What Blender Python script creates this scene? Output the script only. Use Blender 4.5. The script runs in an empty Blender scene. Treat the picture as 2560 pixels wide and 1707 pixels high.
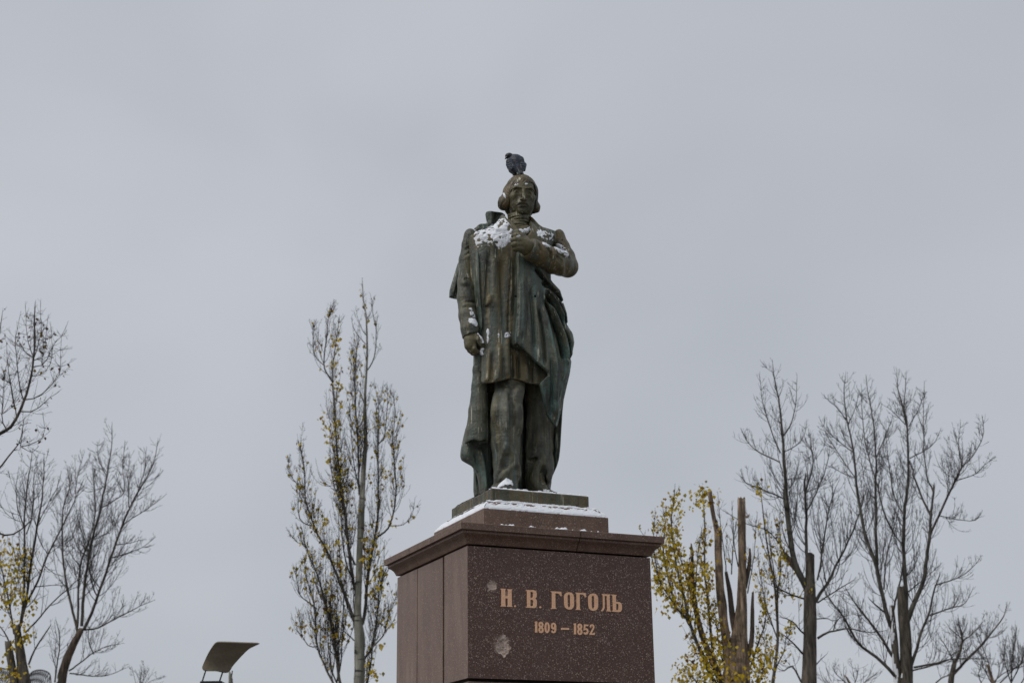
import bpy, bmesh, math, random
import numpy as np
from mathutils import Vector, Matrix

random.seed(7)
SC = bpy.context.scene
COL = SC.collection

# ------------------------------------------------------------------ camera
FPX, PITCH, ROLL = 3893.1, 0.3132, -0.0133          # focal length in photo pixels, tilt up, small roll
CAM = np.array([0.0, 0.0, 1.6])
PW, PH = 2560.0, 1707.0
_cp, _sp, _cr, _sr = math.cos(PITCH), math.sin(PITCH), math.cos(ROLL), math.sin(ROLL)
FW = np.array([0, _cp, _sp]); UP0 = np.array([0, -_sp, _cp]); RT0 = np.array([1.0, 0, 0])
RT = RT0 * _cr + UP0 * _sr
UP = -RT0 * _sr + UP0 * _cr
cd = bpy.data.cameras.new('camera'); cam = bpy.data.objects.new('camera', cd); COL.objects.link(cam)
cd.sensor_width = 36.0; cd.lens = FPX / PW * 36.0
cd.clip_start = 0.1; cd.clip_end = 5000
cd.dof.use_dof = True; cd.dof.focus_distance = 11.7; cd.dof.aperture_fstop = 4.0
M = Matrix(((RT[0], UP[0], -FW[0], CAM[0]), (RT[1], UP[1], -FW[1], CAM[1]), (RT[2], UP[2], -FW[2], CAM[2]), (0, 0, 0, 1)))
cam.matrix_world = M
SC.camera = cam

# ------------------------------------------------------------------ overcast sky
SUN_EL, SUN_AZ = math.radians(48), math.radians(-62)   # azimuth from +Y, negative = to the left
wd = bpy.data.worlds.new('World'); SC.world = wd; wd.use_nodes = True
nt = wd.node_tree; nt.nodes.clear()
def N(nt, t, **kw):
    n = nt.nodes.new(t)
    for k, v in kw.items():
        if k.startswith('i_'):
            key = k[2:]
            key = int(key) if key.isdigit() else key.replace('_', ' ')
            n.inputs[key].default_value = v
        else: setattr(n, k, v)
    return n
def L(nt, a, b): nt.links.new(a, b)
sky = N(nt, 'ShaderNodeTexSky', sky_type='NISHITA', sun_disc=False, sun_elevation=SUN_EL, sun_rotation=SUN_AZ)
tc = N(nt, 'ShaderNodeTexCoord')
n1 = N(nt, 'ShaderNodeTexNoise', i_Scale=2.4, i_Detail=3.0, i_Roughness=0.45, i_Distortion=0.4)
mpw = N(nt, 'ShaderNodeMapping'); mpw.inputs['Scale'].default_value = (1, 1, 1.5); mpw.inputs['Location'].default_value = (0.35, 0.1, 0.2)
L(nt, tc.outputs['Generated'], mpw.inputs['Vector']); L(nt, mpw.outputs['Vector'], n1.inputs['Vector'])
cr = N(nt, 'ShaderNodeValToRGB')
cr.color_ramp.elements[0].position = 0.28; cr.color_ramp.elements[0].color = (0.440, 0.466, 0.510, 1)
cr.color_ramp.elements[1].position = 0.66; cr.color_ramp.elements[1].color = (0.545, 0.566, 0.612, 1)
L(nt, n1.outputs['Fac'], cr.inputs['Fac'])
sc_ = N(nt, 'ShaderNodeVectorMath', operation='SCALE'); sc_.inputs['Scale'].default_value = 10.15
L(nt, cr.outputs['Color'], sc_.inputs[0])
mx = N(nt, 'ShaderNodeMix', data_type='RGBA'); mx.inputs[0].default_value = 0.94
L(nt, sky.outputs['Color'], mx.inputs[6]); L(nt, sc_.outputs['Vector'], mx.inputs[7])
bg = N(nt, 'ShaderNodeBackground', i_Strength=0.1); L(nt, mx.outputs[2], bg.inputs['Color'])
wo = N(nt, 'ShaderNodeOutputWorld'); L(nt, bg.outputs[0], wo.inputs[0])

sl = bpy.data.lights.new('sun', 'SUN'); sl.energy = 1.5; sl.angle = math.radians(35); sl.color = (1.0, 0.97, 0.93)
so = bpy.data.objects.new('sun', sl); COL.objects.link(so)
sd = Vector((math.sin(SUN_AZ) * math.cos(SUN_EL), math.cos(SUN_AZ) * math.cos(SUN_EL) * -1.0, math.sin(SUN_EL)))
# the bright part of the cloud deck stands to the left and a little behind the photographer
so.rotation_euler = sd.to_track_quat('Z', 'Y').to_euler(); so.location = (-6, -4, 20)
sky.sun_rotation = math.atan2(sd.x, sd.y)
vs = SC.view_settings
vs.view_transform = 'Standard'; vs.look = 'None'; vs.exposure = 0.0; vs.gamma = 1.0; vs.use_curve_mapping = False

# ------------------------------------------------------------------ helpers
def ray(u, v):
    u = np.asarray(u, float); v = np.asarray(v, float)
    xr = (u - PW / 2) / FPX; yr = (PH / 2 - v) / FPX
    return FW + xr[..., None] * RT + yr[..., None] * UP
def at(u, v, Y):
    """pixel of the photograph -> world point at depth y = Y"""
    d = ray(u, v); t = (Y - CAM[1]) / d[..., 1]
    return CAM + d * t[..., None] if np.ndim(t) else CAM + d * t
def on_plane(u, v, p0, n):
    d = ray(u, v); t = ((p0 - CAM) @ n) / (d @ n)
    return CAM + d * (t[..., None] if np.ndim(t) else t)
def mpp(Y): return math.hypot(Y, 0) / FPX * 1.02

def tag(o, label=None, cat=None, group=None, kind=None):
    if label: o['label'] = label
    if cat: o['category'] = cat
    if group: o['group'] = group
    if kind: o['kind'] = kind
    return o
def empty(name, loc):
    o = bpy.data.objects.new(name, None); COL.objects.link(o); o.location = loc; o.empty_display_size = 0.2
    return o
def wloc(o):
    p = np.zeros(3)
    while o is not None: p = p + np.array(o.location); o = o.parent
    return p
def mk(name, V, F, mats, parent=None, smooth=True, loc=None, fmat=None):
    V = np.asarray(V, float).reshape(-1, 3)
    base = wloc(parent) if parent else np.zeros(3)
    if loc is None: loc = base if parent else np.zeros(3)
    loc = np.asarray(loc, float)
    me = bpy.data.meshes.new(name)
    Vl = (V - loc).astype(np.float32)
    if isinstance(F, np.ndarray) and F.ndim == 2:
        n, k = F.shape
        me.vertices.add(len(Vl)); me.vertices.foreach_set('co', Vl.ravel())
        me.loops.add(n * k); me.loops.foreach_set('vertex_index', F.astype(np.int32).ravel())
        me.polygons.add(n); me.polygons.foreach_set('loop_start', (np.arange(n) * k).astype(np.int32))
        try: me.polygons.foreach_set('loop_total', np.full(n, k, np.int32))
        except Exception: pass
        me.update(calc_edges=True); me.validate()
    else:
        me.from_pydata(Vl.tolist(), [], [list(map(int, f)) for f in F]); me.update()
    for m in (mats if isinstance(mats, (list, tuple)) else [mats]): me.materials.append(m)
    if fmat is not None: me.polygons.foreach_set('material_index', np.asarray(fmat, np.int32))
    me.polygons.foreach_set('use_smooth', np.full(len(me.polygons), smooth, bool))
    o = bpy.data.objects.new(name, me); COL.objects.link(o)
    if parent: o.parent = parent
    o.location = loc - base
    return o

def catmull(P, n=4):
    P = np.asarray(P, float)
    if len(P) < 3: return P
    Q = np.vstack([2 * P[0] - P[1], P, 2 * P[-1] - P[-2]])
    out = []
    for i in range(1, len(Q) - 2):
        for t in np.arange(n) / n:
            a, b, c, d = Q[i - 1], Q[i], Q[i + 1], Q[i + 2]
            out.append(0.5 * ((2 * b) + (c - a) * t + (2 * a - 5 * b + 4 * c - d) * t * t + (3 * b - a - 3 * c + d) * t ** 3))
    out.append(P[-1])
    return np.array(out)

# ------------------------------------------------------------------ materials
def mat(name):
    m = bpy.data.materials.new(name); m.use_nodes = True
    nt = m.node_tree; nt.nodes.clear()
    out = N(nt, 'ShaderNodeOutputMaterial'); b = N(nt, 'ShaderNodeBsdfPrincipled')
    L(nt, b.outputs[0], out.inputs[0])
    return m, nt, b
def coord(nt, scale=(1, 1, 1), loc=(0, 0, 0), kind='Object', rot=(0, 0, 0)):
    t = N(nt, 'ShaderNodeTexCoord'); mp = N(nt, 'ShaderNodeMapping')
    mp.inputs['Scale'].default_value = scale; mp.inputs['Location'].default_value = loc; mp.inputs['Rotation'].default_value = rot
    L(nt, t.outputs[kind], mp.inputs['Vector']); return mp.outputs['Vector']
def noise(nt, vec, scale, detail=3.0, rough=0.55, dist=0.0):
    n = N(nt, 'ShaderNodeTexNoise', i_Scale=scale, i_Detail=detail, i_Roughness=rough, i_Distortion=dist)
    L(nt, vec, n.inputs['Vector']); return n.outputs['Fac']
def ramp(nt, fac, stops):
    r = N(nt, 'ShaderNodeValToRGB'); e = r.color_ramp.elements
    while len(e) < len(stops): e.new(0.5)
    for i, (p, c) in enumerate(stops):
        e[i].position = p; e[i].color = (c, c, c, 1) if isinstance(c, (int, float)) else (*c, 1)
    L(nt, fac, r.inputs['Fac']); return r.outputs['Color']
def mix(nt, fac, a, b):
    m = N(nt, 'ShaderNodeMix', data_type='RGBA')
    for s, i in ((fac, 0), (a, 6), (b, 7)):
        if hasattr(s, 'node'): L(nt, s, m.inputs[i])
        elif i == 0: m.inputs[0].default_value = s
        else: m.inputs[i].default_value = (*s, 1)
    return m.outputs[2]
def math_(nt, op, a, b=None):
    m = N(nt, 'ShaderNodeMath', operation=op)
    for i, s in enumerate((a, b)):
        if s is None: continue
        if hasattr(s, 'node'): L(nt, s, m.inputs[i])
        else: m.inputs[i].default_value = s
    return m.outputs[0]
def bump(nt, b, h, strength, dist):
    n = N(nt, 'ShaderNodeBump', i_Strength=strength, i_Distance=dist); L(nt, h, n.inputs['Height'])
    L(nt, n.outputs['Normal'], b.inputs['Normal'])

BRZ = 1.36
def bronze(name, c1, c2, c3, teal, brown, seed, streak=0.5):
    """weathered bronze: dark ground, warm and verdigris patches, pale runs down the folds"""
    c1, c2, c3, teal, brown = [tuple(x * BRZ for x in c) for c in (c1, c2, c3, teal, brown)]
    m, nt, b = mat(name)
    v = coord(nt, loc=(seed * 3.1, seed * 1.7, seed * 0.9))
    vz = coord(nt, scale=(1, 1, 0.07), loc=(seed, seed * 2.0, 0))
    vz2 = coord(nt, scale=(1, 1, 0.045), loc=(seed * 5.0, seed, 0))
    big = noise(nt, v, 3.2, 4, 0.6, 0.3)
    col = ramp(nt, big, [(0.36, tuple(x * .75 for x in c1)), (0.5, c2), (0.63, tuple(x * 1.2 for x in c3))])
    st = noise(nt, vz, 26, 4, 0.6)
    col = mix(nt, math_(nt, 'MULTIPLY', ramp(nt, st, [(0.48, 0.0), (0.58, 1.0)]), 0.72), col, brown)
    st2 = noise(nt, vz2, 17, 3, 0.6)
    v2 = noise(nt, v, 2.1, 2)
    tm = math_(nt, 'MULTIPLY', ramp(nt, st2, [(0.46, 0.0), (0.66, 1.0)]), ramp(nt, v2, [(0.38, 0.0), (0.58, 1.0)]))
    col = mix(nt, math_(nt, 'MULTIPLY', tm, 0.75), col, teal)
    blot = noise(nt, coord(nt, scale=(1, 1, 0.5), loc=(seed * 7.0, 1, 2)), 8, 5, 0.7, 0.6)
    col = mix(nt, math_(nt, 'MULTIPLY', ramp(nt, blot, [(0.56, 0.0), (0.64, 1.0)]), 0.72), col, (0.022, 0.021, 0.017))
    fine = noise(nt, v, 150, 3, 0.7)
    col = mix(nt, math_(nt, 'MULTIPLY', ramp(nt, fine, [(0.35, 1.0), (0.6, 0.0)]), 0.45), col, (0.02, 0.02, 0.017))
    drip = noise(nt, coord(nt, scale=(1, 1, 0.028), loc=(seed * 2.3, seed * 4.1, 0.3)), 62, 2, 0.5)
    brk = noise(nt, coord(nt, scale=(1, 1, 0.35), loc=(1.3, seed, 0.3)), 16, 3, 0.6)
    reg = noise(nt, v, 3.3, 2)
    dm = math_(nt, 'MULTIPLY', ramp(nt, drip, [(0.60, 0.0), (0.66, 1.0)]), ramp(nt, brk, [(0.44, 0.0), (0.54, 1.0)]))
    dm = math_(nt, 'MULTIPLY', dm, ramp(nt, reg, [(0.40, 0.0), (0.52, 1.0)]))
    col = mix(nt, math_(nt, 'MULTIPLY', dm, streak), col, (0.55, 0.53, 0.42))
    L(nt, col, b.inputs['Base Color'])
    b.inputs['Metallic'].default_value = 0.1; b.inputs['Specular IOR Level'].default_value = 0.5
    rr = ramp(nt, blot, [(0.3, 0.56), (0.7, 0.36)]); L(nt, rr, b.inputs['Roughness'])
    h = math_(nt, 'ADD', math_(nt, 'MULTIPLY', noise(nt, v, 70, 4, 0.65), 1.0), math_(nt, 'MULTIPLY', noise(nt, v, 18, 3), 1.4))
    bump(nt, b, h, 0.55, 0.012)
    return m
TEAL = (0.068, 0.094, 0.084); BROWN = (0.150, 0.110, 0.044); OLIVE = (0.105, 0.090, 0.040)
B_COAT = bronze('bronze_coat', (0.032, 0.035, 0.022), (0.057, 0.057, 0.036), (0.088, 0.076, 0.040), TEAL, BROWN, 1.0, 0.75)
B_CLOAK = bronze('bronze_cloak', (0.032, 0.039, 0.030), (0.052, 0.063, 0.050), (0.074, 0.088, 0.070), (0.092, 0.165, 0.146), (0.095, 0.088, 0.052), 2.0, 0.75)
B_SLEEVE = bronze('bronze_sleeve', (0.040, 0.044, 0.031), (0.058, 0.061, 0.045), (0.086, 0.084, 0.056), TEAL, OLIVE, 3.0, 0.5)
B_ARM = bronze('bronze_arm', (0.050, 0.046, 0.024), (0.082, 0.070, 0.032), (0.112, 0.086, 0.036), TEAL, (0.15, 0.100, 0.038), 4.4, 0.6)
B_LEG = bronze('bronze_trousers', (0.036, 0.038, 0.026), (0.056, 0.056, 0.039), (0.076, 0.074, 0.052), TEAL, OLIVE, 5.2, 0.25)
B_SKIN = bronze('bronze_face', (0.060, 0.056, 0.032), (0.092, 0.080, 0.040), (0.125, 0.104, 0.050), (0.045, 0.055, 0.045), OLIVE, 6.0, 0.5)
B_HAIR = bronze('bronze_hair', (0.052, 0.042, 0.020), (0.082, 0.062, 0.028), (0.11, 0.08, 0.036), (0.06, 0.06, 0.042), (0.135, 0.095, 0.045), 7.7, 0.9)
B_BASE = bronze('bronze_base', (0.045, 0.045, 0.028), (0.070, 0.066, 0.038), (0.092, 0.08, 0.045), (0.11, 0.14, 0.10), (0.115, 0.075, 0.032), 8.1, 0.35)

def granite(name, base, dark, fleck, dust, dustamt, rough):
    m, nt, b = mat(name)
    v = coord(nt)
    g = noise(nt, v, 120, 4, 0.7)
    col = ramp(nt, g, [(0.36, dark), (0.60, base)])
    dn = N(nt, 'ShaderNodeTexNoise', i_Scale=90.0, i_Detail=2.0); L(nt, v, dn.inputs['Vector'])
    wv_ = N(nt, 'ShaderNodeVectorMath', operation='MULTIPLY_ADD'); wv_.inputs[1].default_value = (.012, .012, .012); L(nt, dn.outputs['Color'], wv_.inputs[0]); L(nt, v, wv_.inputs[2])
    dens = noise(nt, v, 7, 3, 0.6)
    for sc0, lo, size, amt, fc_ in ((150, .58, .50, .9, fleck), (85, .68, .42, .85, tuple(x * .8 for x in fleck)), (48, .80, .30, .6, (0.26, 0.155, 0.115)), (230, .55, .45, .5, (0.30, 0.20, 0.16))):
        vo = N(nt, 'ShaderNodeTexVoronoi', i_Scale=float(sc0)); L(nt, wv_.outputs['Vector'], vo.inputs['Vector'])
        sx = N(nt, 'ShaderNodeSeparateColor'); L(nt, vo.outputs['Color'], sx.inputs[0])
        sel = ramp(nt, math_(nt, 'ADD', sx.outputs[0], math_(nt, 'MULTIPLY', math_(nt, 'SUBTRACT', dens, 0.5), 0.5)), [(lo, 0.0), (lo + .08, 1.0)])
        rad = math_(nt, 'MULTIPLY', sx.outputs[1], size)
        inside = math_(nt, 'LESS_THAN', vo.outputs['Distance'], rad)
        col = mix(nt, math_(nt, 'MULTIPLY', math_(nt, 'MULTIPLY', inside, sel), amt), col, fc_)
    st = noise(nt, coord(nt, scale=(1, 1, 0.16), loc=(2, 5, 0)), 9, 4, 0.65)
    lg = noise(nt, v, 2.4, 3)
    dm = math_(nt, 'MULTIPLY', ramp(nt, st, [(0.38, 0.0), (0.66, 1.0)]), math_(nt, 'ADD', ramp(nt, lg, [(0.3, 0.3), (0.65, 1.0)]), 0.0))
    col = mix(nt, math_(nt, 'MULTIPLY', dm, dustamt), col, dust)
    L(nt, col, b.inputs['Base Color'])
    b.inputs['Roughness'].default_value = rough
    bump(nt, b, noise(nt, v, 160, 3, 0.7), 0.15, 0.004)
    return m, nt, b, col
G_FRONT, gnt, gb, gcol = granite('red_granite', (0.116, 0.053, 0.034), (0.040, 0.019, 0.013), (0.50, 0.37, 0.30), (0.17, 0.115, 0.095), 0.14, 0.42)
G_SIDE = granite('red_granite_dusty', (0.165, 0.096, 0.069), (0.085, 0.049, 0.035), (0.36, 0.26, 0.19), (0.27, 0.184, 0.142), 0.55, 0.45)[0]
G_TRIM = granite('red_granite_trim', (0.145, 0.078, 0.050), (0.058, 0.032, 0.021), (0.34, 0.24, 0.19), (0.25, 0.165, 0.115), 0.40, 0.5)[0]

def plain(name, c, rough=0.6, metal=0.0, var=0.25, scale=12, c2=None):
    m, nt, b = mat(name); v = coord(nt)
    c2 = c2 or tuple(x * (1 - var) for x in c)
    L(nt, ramp(nt, noise(nt, v, scale, 4, 0.65), [(0.35, c2), (0.65, c)]), b.inputs['Base Color'])
    b.inputs['Roughness'].default_value = rough; b.inputs['Metallic'].default_value = metal
    return m
MORTAR = plain('dark_joint', (0.035, 0.033, 0.022), 0.9, var=0.5, scale=30)
m, nt, b = mat('snow')
b.inputs['Base Color'].default_value = (0.82, 0.84, 0.88, 1); b.inputs['Roughness'].default_value = 0.7
bump(nt, b, noise(nt, coord(nt), 60, 4, 0.7), 0.5, 0.01); SNOW = m
m, nt, b = mat('letter_paint')
v = coord(nt)
L(nt, ramp(nt, noise(nt, v, 130, 4, 0.75), [(0.30, (0.66, 0.36, 0.20)), (0.54, (0.96, 0.57, 0.35))]), b.inputs['Base Color'])
b.inputs['Roughness'].default_value = 0.6; bump(nt, b, noise(nt, v, 200, 3, 0.7), 0.4, 0.004); PAINT = m
CHIP = plain('broken_granite', (0.66, 0.52, 0.44), 0.9, var=0.55, scale=38)

def bark(name, c1, c2, rings=0.0, ringc=(0.03, 0.027, 0.022), scale=7):
    m, nt, b = mat(name)
    vz = coord(nt, scale=(1, 1, 0.16))
    n = noise(nt, vz, scale, 5, 0.7, 0.3)
    col = ramp(nt, n, [(0.36, c1), (0.64, c2)])
    st = noise(nt, coord(nt, scale=(1, 1, 0.22), loc=(4, 2, 1)), scale * .45, 4, 0.6, 0.5)
    col = mix(nt, math_(nt, 'MULTIPLY', ramp(nt, st, [(0.48, 0.0), (0.60, 1.0)]), 0.65), col, tuple(c * .6 for c in c1))
    if rings:
        r = noise(nt, coord(nt, scale=(0.5, 0.5, 2.0)), 3.0, 3, 0.6)
        col = mix(nt, math_(nt, 'MULTIPLY', ramp(nt, r, [(0.58, 0.0), (0.64, 1.0)]), rings), col, ringc)
    L(nt, col, b.inputs['Base Color']); b.inputs['Roughness'].default_value = 0.85
    bump(nt, b, n, 0.8, 0.03)
    return m
BK_DARK = bark('bark_dark', (0.024, 0.019, 0.014), (0.15, 0.125, 0.095), 0, scale=12)
BK_GREY = bark('bark_grey', (0.050, 0.045, 0.036), (0.14, 0.128, 0.105), 0.8)
BK_PALE = bark('bark_pale', (0.15, 0.145, 0.115), (0.38, 0.37, 0.31), 0.95, (0.035, 0.031, 0.026))
BK_BROWN = bark('bark_brown_deadwood', (0.060, 0.040, 0.025), (0.42, 0.30, 0.20), 0.5, (0.02, 0.015, 0.011), 16)
BK_MIX = bark('bark_mixed', (0.026, 0.019, 0.013), (0.17, 0.115, 0.078), 0, scale=11)
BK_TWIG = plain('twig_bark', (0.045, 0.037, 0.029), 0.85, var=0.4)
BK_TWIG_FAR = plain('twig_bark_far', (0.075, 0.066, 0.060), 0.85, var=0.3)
def leafmat(name, stops):
    m, nt, b = mat(name)
    g = N(nt, 'ShaderNodeNewGeometry')
    L(nt, ramp(nt, g.outputs['Random Per Island'], stops), b.inputs['Base Color'])
    b.inputs['Roughness'].default_value = 0.55
    tr = N(nt, 'ShaderNodeBsdfTranslucent'); L(nt, b.inputs['Base Color'].links[0].from_socket, tr.inputs['Color'])
    ms = N(nt, 'ShaderNodeMixShader', i_0=0.45); L(nt, b.outputs[0], ms.inputs[1]); L(nt, tr.outputs[0], ms.inputs[2])
    L(nt, ms.outputs[0], [n for n in nt.nodes if n.type == 'OUTPUT_MATERIAL'][0].inputs[0])
    return m
LF_YEL = leafmat('yellow_leaf', [(0.0, (0.22, 0.185, 0.012)), (0.35, (0.52, 0.375, 0.014)), (0.7, (0.70, 0.50, 0.02)), (0.93, (0.36, 0.18, 0.018)), (1.0, (0.06, 0.03, 0.014))])
LF_BRN = leafmat('brown_leaf', [(0.0, (0.05, 0.025, 0.012)), (0.5, (0.10, 0.052, 0.014)), (0.8, (0.25, 0.15, 0.016)), (1.0, (0.30, 0.2, 0.02))])

# ------------------------------------------------------------------ ground
def grid_sheet(name, x0, x1, y0, y1, z, mat_, n=8):
    xs = np.linspace(x0, x1, n + 1); ys = np.linspace(y0, y1, n + 1)
    X, Y = np.meshgrid(xs, ys, indexing='ij'); V = np.stack([X, Y, np.full_like(X, z)], -1).reshape(-1, 3)
    i = np.arange(n)[:, None] * (n + 1) + np.arange(n)[None]; i = i.ravel()
    return mk(name, V, np.stack([i, i + n + 1, i + n + 2, i + 1], -1), mat_, smooth=False)
m, nt, b = mat('frosted_lawn'); v = coord(nt)
cg = ramp(nt, noise(nt, v, 0.6, 6, 0.7), [(0.40, (0.055, 0.052, 0.032)), (0.60, (0.10, 0.095, 0.07)), (0.72, (0.5, 0.51, 0.54))])
L(nt, cg, b.inputs['Base Color']); b.inputs['Roughness'].default_value = 0.9
tag(grid_sheet('ground', -2500, 2500, -2500, 2500, 0.0, m), kind='structure')
m, nt, b = mat('paving'); v = coord(nt)
bt = N(nt, 'ShaderNodeTexBrick', i_Scale=2.2); bt.inputs['Color1'].default_value = (0.11, 0.10, 0.095, 1); bt.inputs['Color2'].default_value = (0.145, 0.135, 0.13, 1); bt.inputs['Mortar'].default_value = (0.06, 0.055, 0.05, 1); bt.inputs['Mortar Size'].default_value = 0.012
L(nt, v, bt.inputs['Vector'])
L(nt, mix(nt, ramp(nt, noise(nt, v, 1.1, 5, 0.7), [(0.54, 0.0), (0.70, 0.8)]), bt.outputs['Color'], (0.7, 0.72, 0.76)), b.inputs['Base Color']); b.inputs['Roughness'].default_value = 0.85
tag(grid_sheet('pavement', -9, 9, -6, 19, 0.012, m), kind='structure')

# ------------------------------------------------------------------ pedestal
A = math.radians(24.07)
E1 = np.array([math.cos(A), math.sin(A), 0]); E2 = np.array([-math.sin(A), math.cos(A), 0]); EZ = np.array([0, 0, 1.0])
O0 = np.array([-0.3243, 10.6, 0]); WP = 1.424; DP = 1.415
ZB, ZT, ZC, ZL = 2.675, 3.5776, 3.712, 3.6676
OV = 0.0795; ST = 0.2155; ZS1, ZS2, CH = 3.885, 3.9503, 0.055
B1 = 0.318; ZB2 = 4.061
def pl(u, v, z): return O0 + u * E1 + v * E2 + np.array([0, 0, z])
CEN = pl(WP / 2, DP / 2, 0)
ped = empty('granite_pedestal', (CEN[0], CEN[1], 0))
tag(ped, 'square polished red granite pedestal with moulded cornice and gilded Cyrillic lettering', 'pedestal')

def box_uvz(name, u0, u1, v0, v1, z0, z1, m, parent, bev=0.004):
    bm = bmesh.new()
    vs_ = [bm.verts.new(pl(u, v, z)) for z in (z0, z1) for v in (v0, v1) for u in (u0, u1)]
    for f in ((0, 1, 3, 2), (4, 6, 7, 5), (0, 4, 5, 1), (1, 5, 7, 3), (3, 7, 6, 2), (2, 6, 4, 0)):
        bm.faces.new([vs_[i] for i in f])
    bmesh.ops.recalc_face_normals(bm, faces=bm.faces)
    if bev: bmesh.ops.bevel(bm, geom=list(bm.edges), offset=bev, segments=2, profile=0.5, affect='EDGES')
    V = [tuple(v.co) for v in bm.verts]; bm.verts.index_update(); F = [[v.index for v in f.verts] for f in bm.faces]
    bm.free()
    return mk(name, V, F, m, parent, smooth=False)

def left_v(px, py):  # where a pixel of the left face lies along its depth
    return float((on_plane(px, py, O0, E1) - O0) @ E2)
va, vb = left_v(1110.8, 1500), left_v(1106.0, 1500)
vc = left_v(1043, 1500)
def front_uz(px, py):
    p = on_plane(np.asarray(px, float), np.asarray(py, float), O0, E2); return (p - O0) @ E1, p[..., 2]

# front block, its face a fine grid with the three shell chips knocked out of it
chips = [(1229.5, 1463, 0.038, 0.012, 1), (1267.5, 1486.5, 0.026, 0.010, 2), (1254, 1613, 0.062, 0.017, 3), (1257, 1602, 0.045, 0.010, 4)]
chip_uz = [(*[float(q) for q in front_uz(px, py)], r, dp, sd_) for px, py, r, dp, sd_ in chips]
def vnoise2(x, y, seed):
    rng = np.random.RandomState(seed); T = rng.rand(64, 64)
    xi = np.floor(x).astype(int); yi = np.floor(y).astype(int); fx = x - xi; fy = y - yi
    fx = fx * fx * (3 - 2 * fx); fy = fy * fy * (3 - 2 * fy)
    g = lambda a, b: T[a % 64, b % 64]
    return (g(xi, yi) * (1 - fx) + g(xi + 1, yi) * fx) * (1 - fy) + (g(xi, yi + 1) * (1 - fx) + g(xi + 1, yi + 1) * fx) * fy
def fbm2(x, y, seed, o=4):
    s = 0; a = 1; t = 0
    for k in range(o): s = s + a * vnoise2(x * 2 ** k, y * 2 ** k, seed + k); t += a; a *= 0.55
    return s / t
# bruised, crushed stone round the chips
for cu, cz, r, dp, sd_ in chip_uz:
    cpt = pl(cu, 0, cz) - np.array([CEN[0], CEN[1], 0])
    dv = N(gnt, 'ShaderNodeVectorMath', operation='DISTANCE'); tcg = N(gnt, 'ShaderNodeTexCoord'); L(gnt, tcg.outputs['Object'], dv.inputs[0]); dv.inputs[1].default_value = tuple(cpt)
    nzv = noise(gnt, tcg.outputs['Object'], 45, 4, 0.7)
    dd_ = math_(gnt, 'ADD', math_(gnt, 'DIVIDE', dv.outputs['Value'], r), math_(gnt, 'MULTIPLY', nzv, 1.6))
    gcol = mix(gnt, math_(gnt, 'MULTIPLY', ramp(gnt, math_(gnt, 'MULTIPLY', dd_, 0.36), [(0.40, 1.0), (0.70, 0.0)]), 0.5), gcol, (0.50, 0.38, 0.31))
L(gnt, gcol, gb.inputs['Base Color'])
nu, nz = 300, 190
us = np.linspace(0, WP, nu); zs = np.linspace(ZB, ZT - 0.012, nz)
U, Z = np.meshgrid(us, zs, indexing='ij'); dep = np.zeros_like(U)
for cu, cz, r, dp, sd_ in chip_uz:
    rr = np.hypot((U - cu) * 1.05, Z - cz) * (0.45 + 1.25 * fbm2(U * 34 + 5, Z * 34 + 9, sd_ * 10))
    pit = np.clip(1 - (rr / r) ** 2, 0, 1) ** 0.7
    dep = np.maximum(dep, dp * pit * (0.2 + 1.7 * fbm2(U * 75, Z * 75, sd_ + 40)))
dep[0] = dep[-1] = 0; dep[:, 0] = dep[:, -1] = 0
V = (O0 + U[..., None] * E1 + dep[..., None] * E2 + Z[..., None] * EZ).reshape(-1, 3)
idx = np.arange(nu * nz).reshape(nu, nz)
F = np.stack([idx[:-1, :-1], idx[1:, :-1], idx[1:, 1:], idx[:-1, 1:]], -1).reshape(-1, 4)
fd = (dep[:-1, :-1] + dep[1:, :-1] + dep[1:, 1:] + dep[:-1, 1:]).reshape(-1) / 4
F = [list(f) for f in F]; fm = list((fd > 0.0022).astype(int))
nb = len(V); bk = [pl(0, va, ZB), pl(WP, va, ZB), pl(WP, va, ZT - 0.012), pl(0, va, ZT - 0.012)]
V = np.vstack([V, bk])
F += [[int(i) for i in idx[0, :]] + [nb + 3, nb], [nb + 1, nb + 2] + [int(i) for i in idx[-1, ::-1]],
      [int(i) for i in idx[::-1, 0]] + [nb, nb + 1], [nb + 2, nb + 3] + [int(i) for i in idx[:, -1]], [nb, nb + 3, nb + 2, nb + 1]]
fm += [2, 2, 0, 0, 0]
mk('granite_block', V, F, [G_FRONT, CHIP, G_SIDE], ped, smooth=False, fmat=fm)
box_uvz('granite_block', 0.002, WP - 0.002, vb, vc - 0.002, ZB - 0.03, ZT - 0.012, G_SIDE, ped)
box_uvz('granite_block', 0.0, WP, vc + 0.002, DP, ZB - 0.03, ZT - 0.012, G_SIDE, ped)
box_uvz('core', 0.03, WP - 0.03, 0.06, DP - 0.05, 0.3, ZT + 0.06, MORTAR, ped, 0)
# course under the die, and plinth steps down to the pavement
hw = WP * 0.36
box_uvz('granite_block', 0.004, hw - 0.003, 0.004, 0.42, 1.55, ZB - 0.022, G_SIDE, ped)
box_uvz('granite_block', hw + 0.003, WP - 0.003, 0.007, 0.42, 1.55, ZB - 0.026, G_SIDE, ped)
box_uvz('granite_block', 0.002, WP - 0.002, 0.428, DP - 0.002, 1.55, ZB - 0.036, G_SIDE, ped)
for k, (e, z0, z1) in enumerate(((0.10, 0.75, 1.54), (0.32, 0.42, 0.745), (0.75, 0.2, 0.415), (1.2, 0.0, 0.195))):
    box_uvz('granite_course' if k < 2 else 'step', -e, WP + e, -e, DP + e, z0, z1, G_SIDE if k < 2 else G_TRIM, ped, 0.008)

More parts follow.
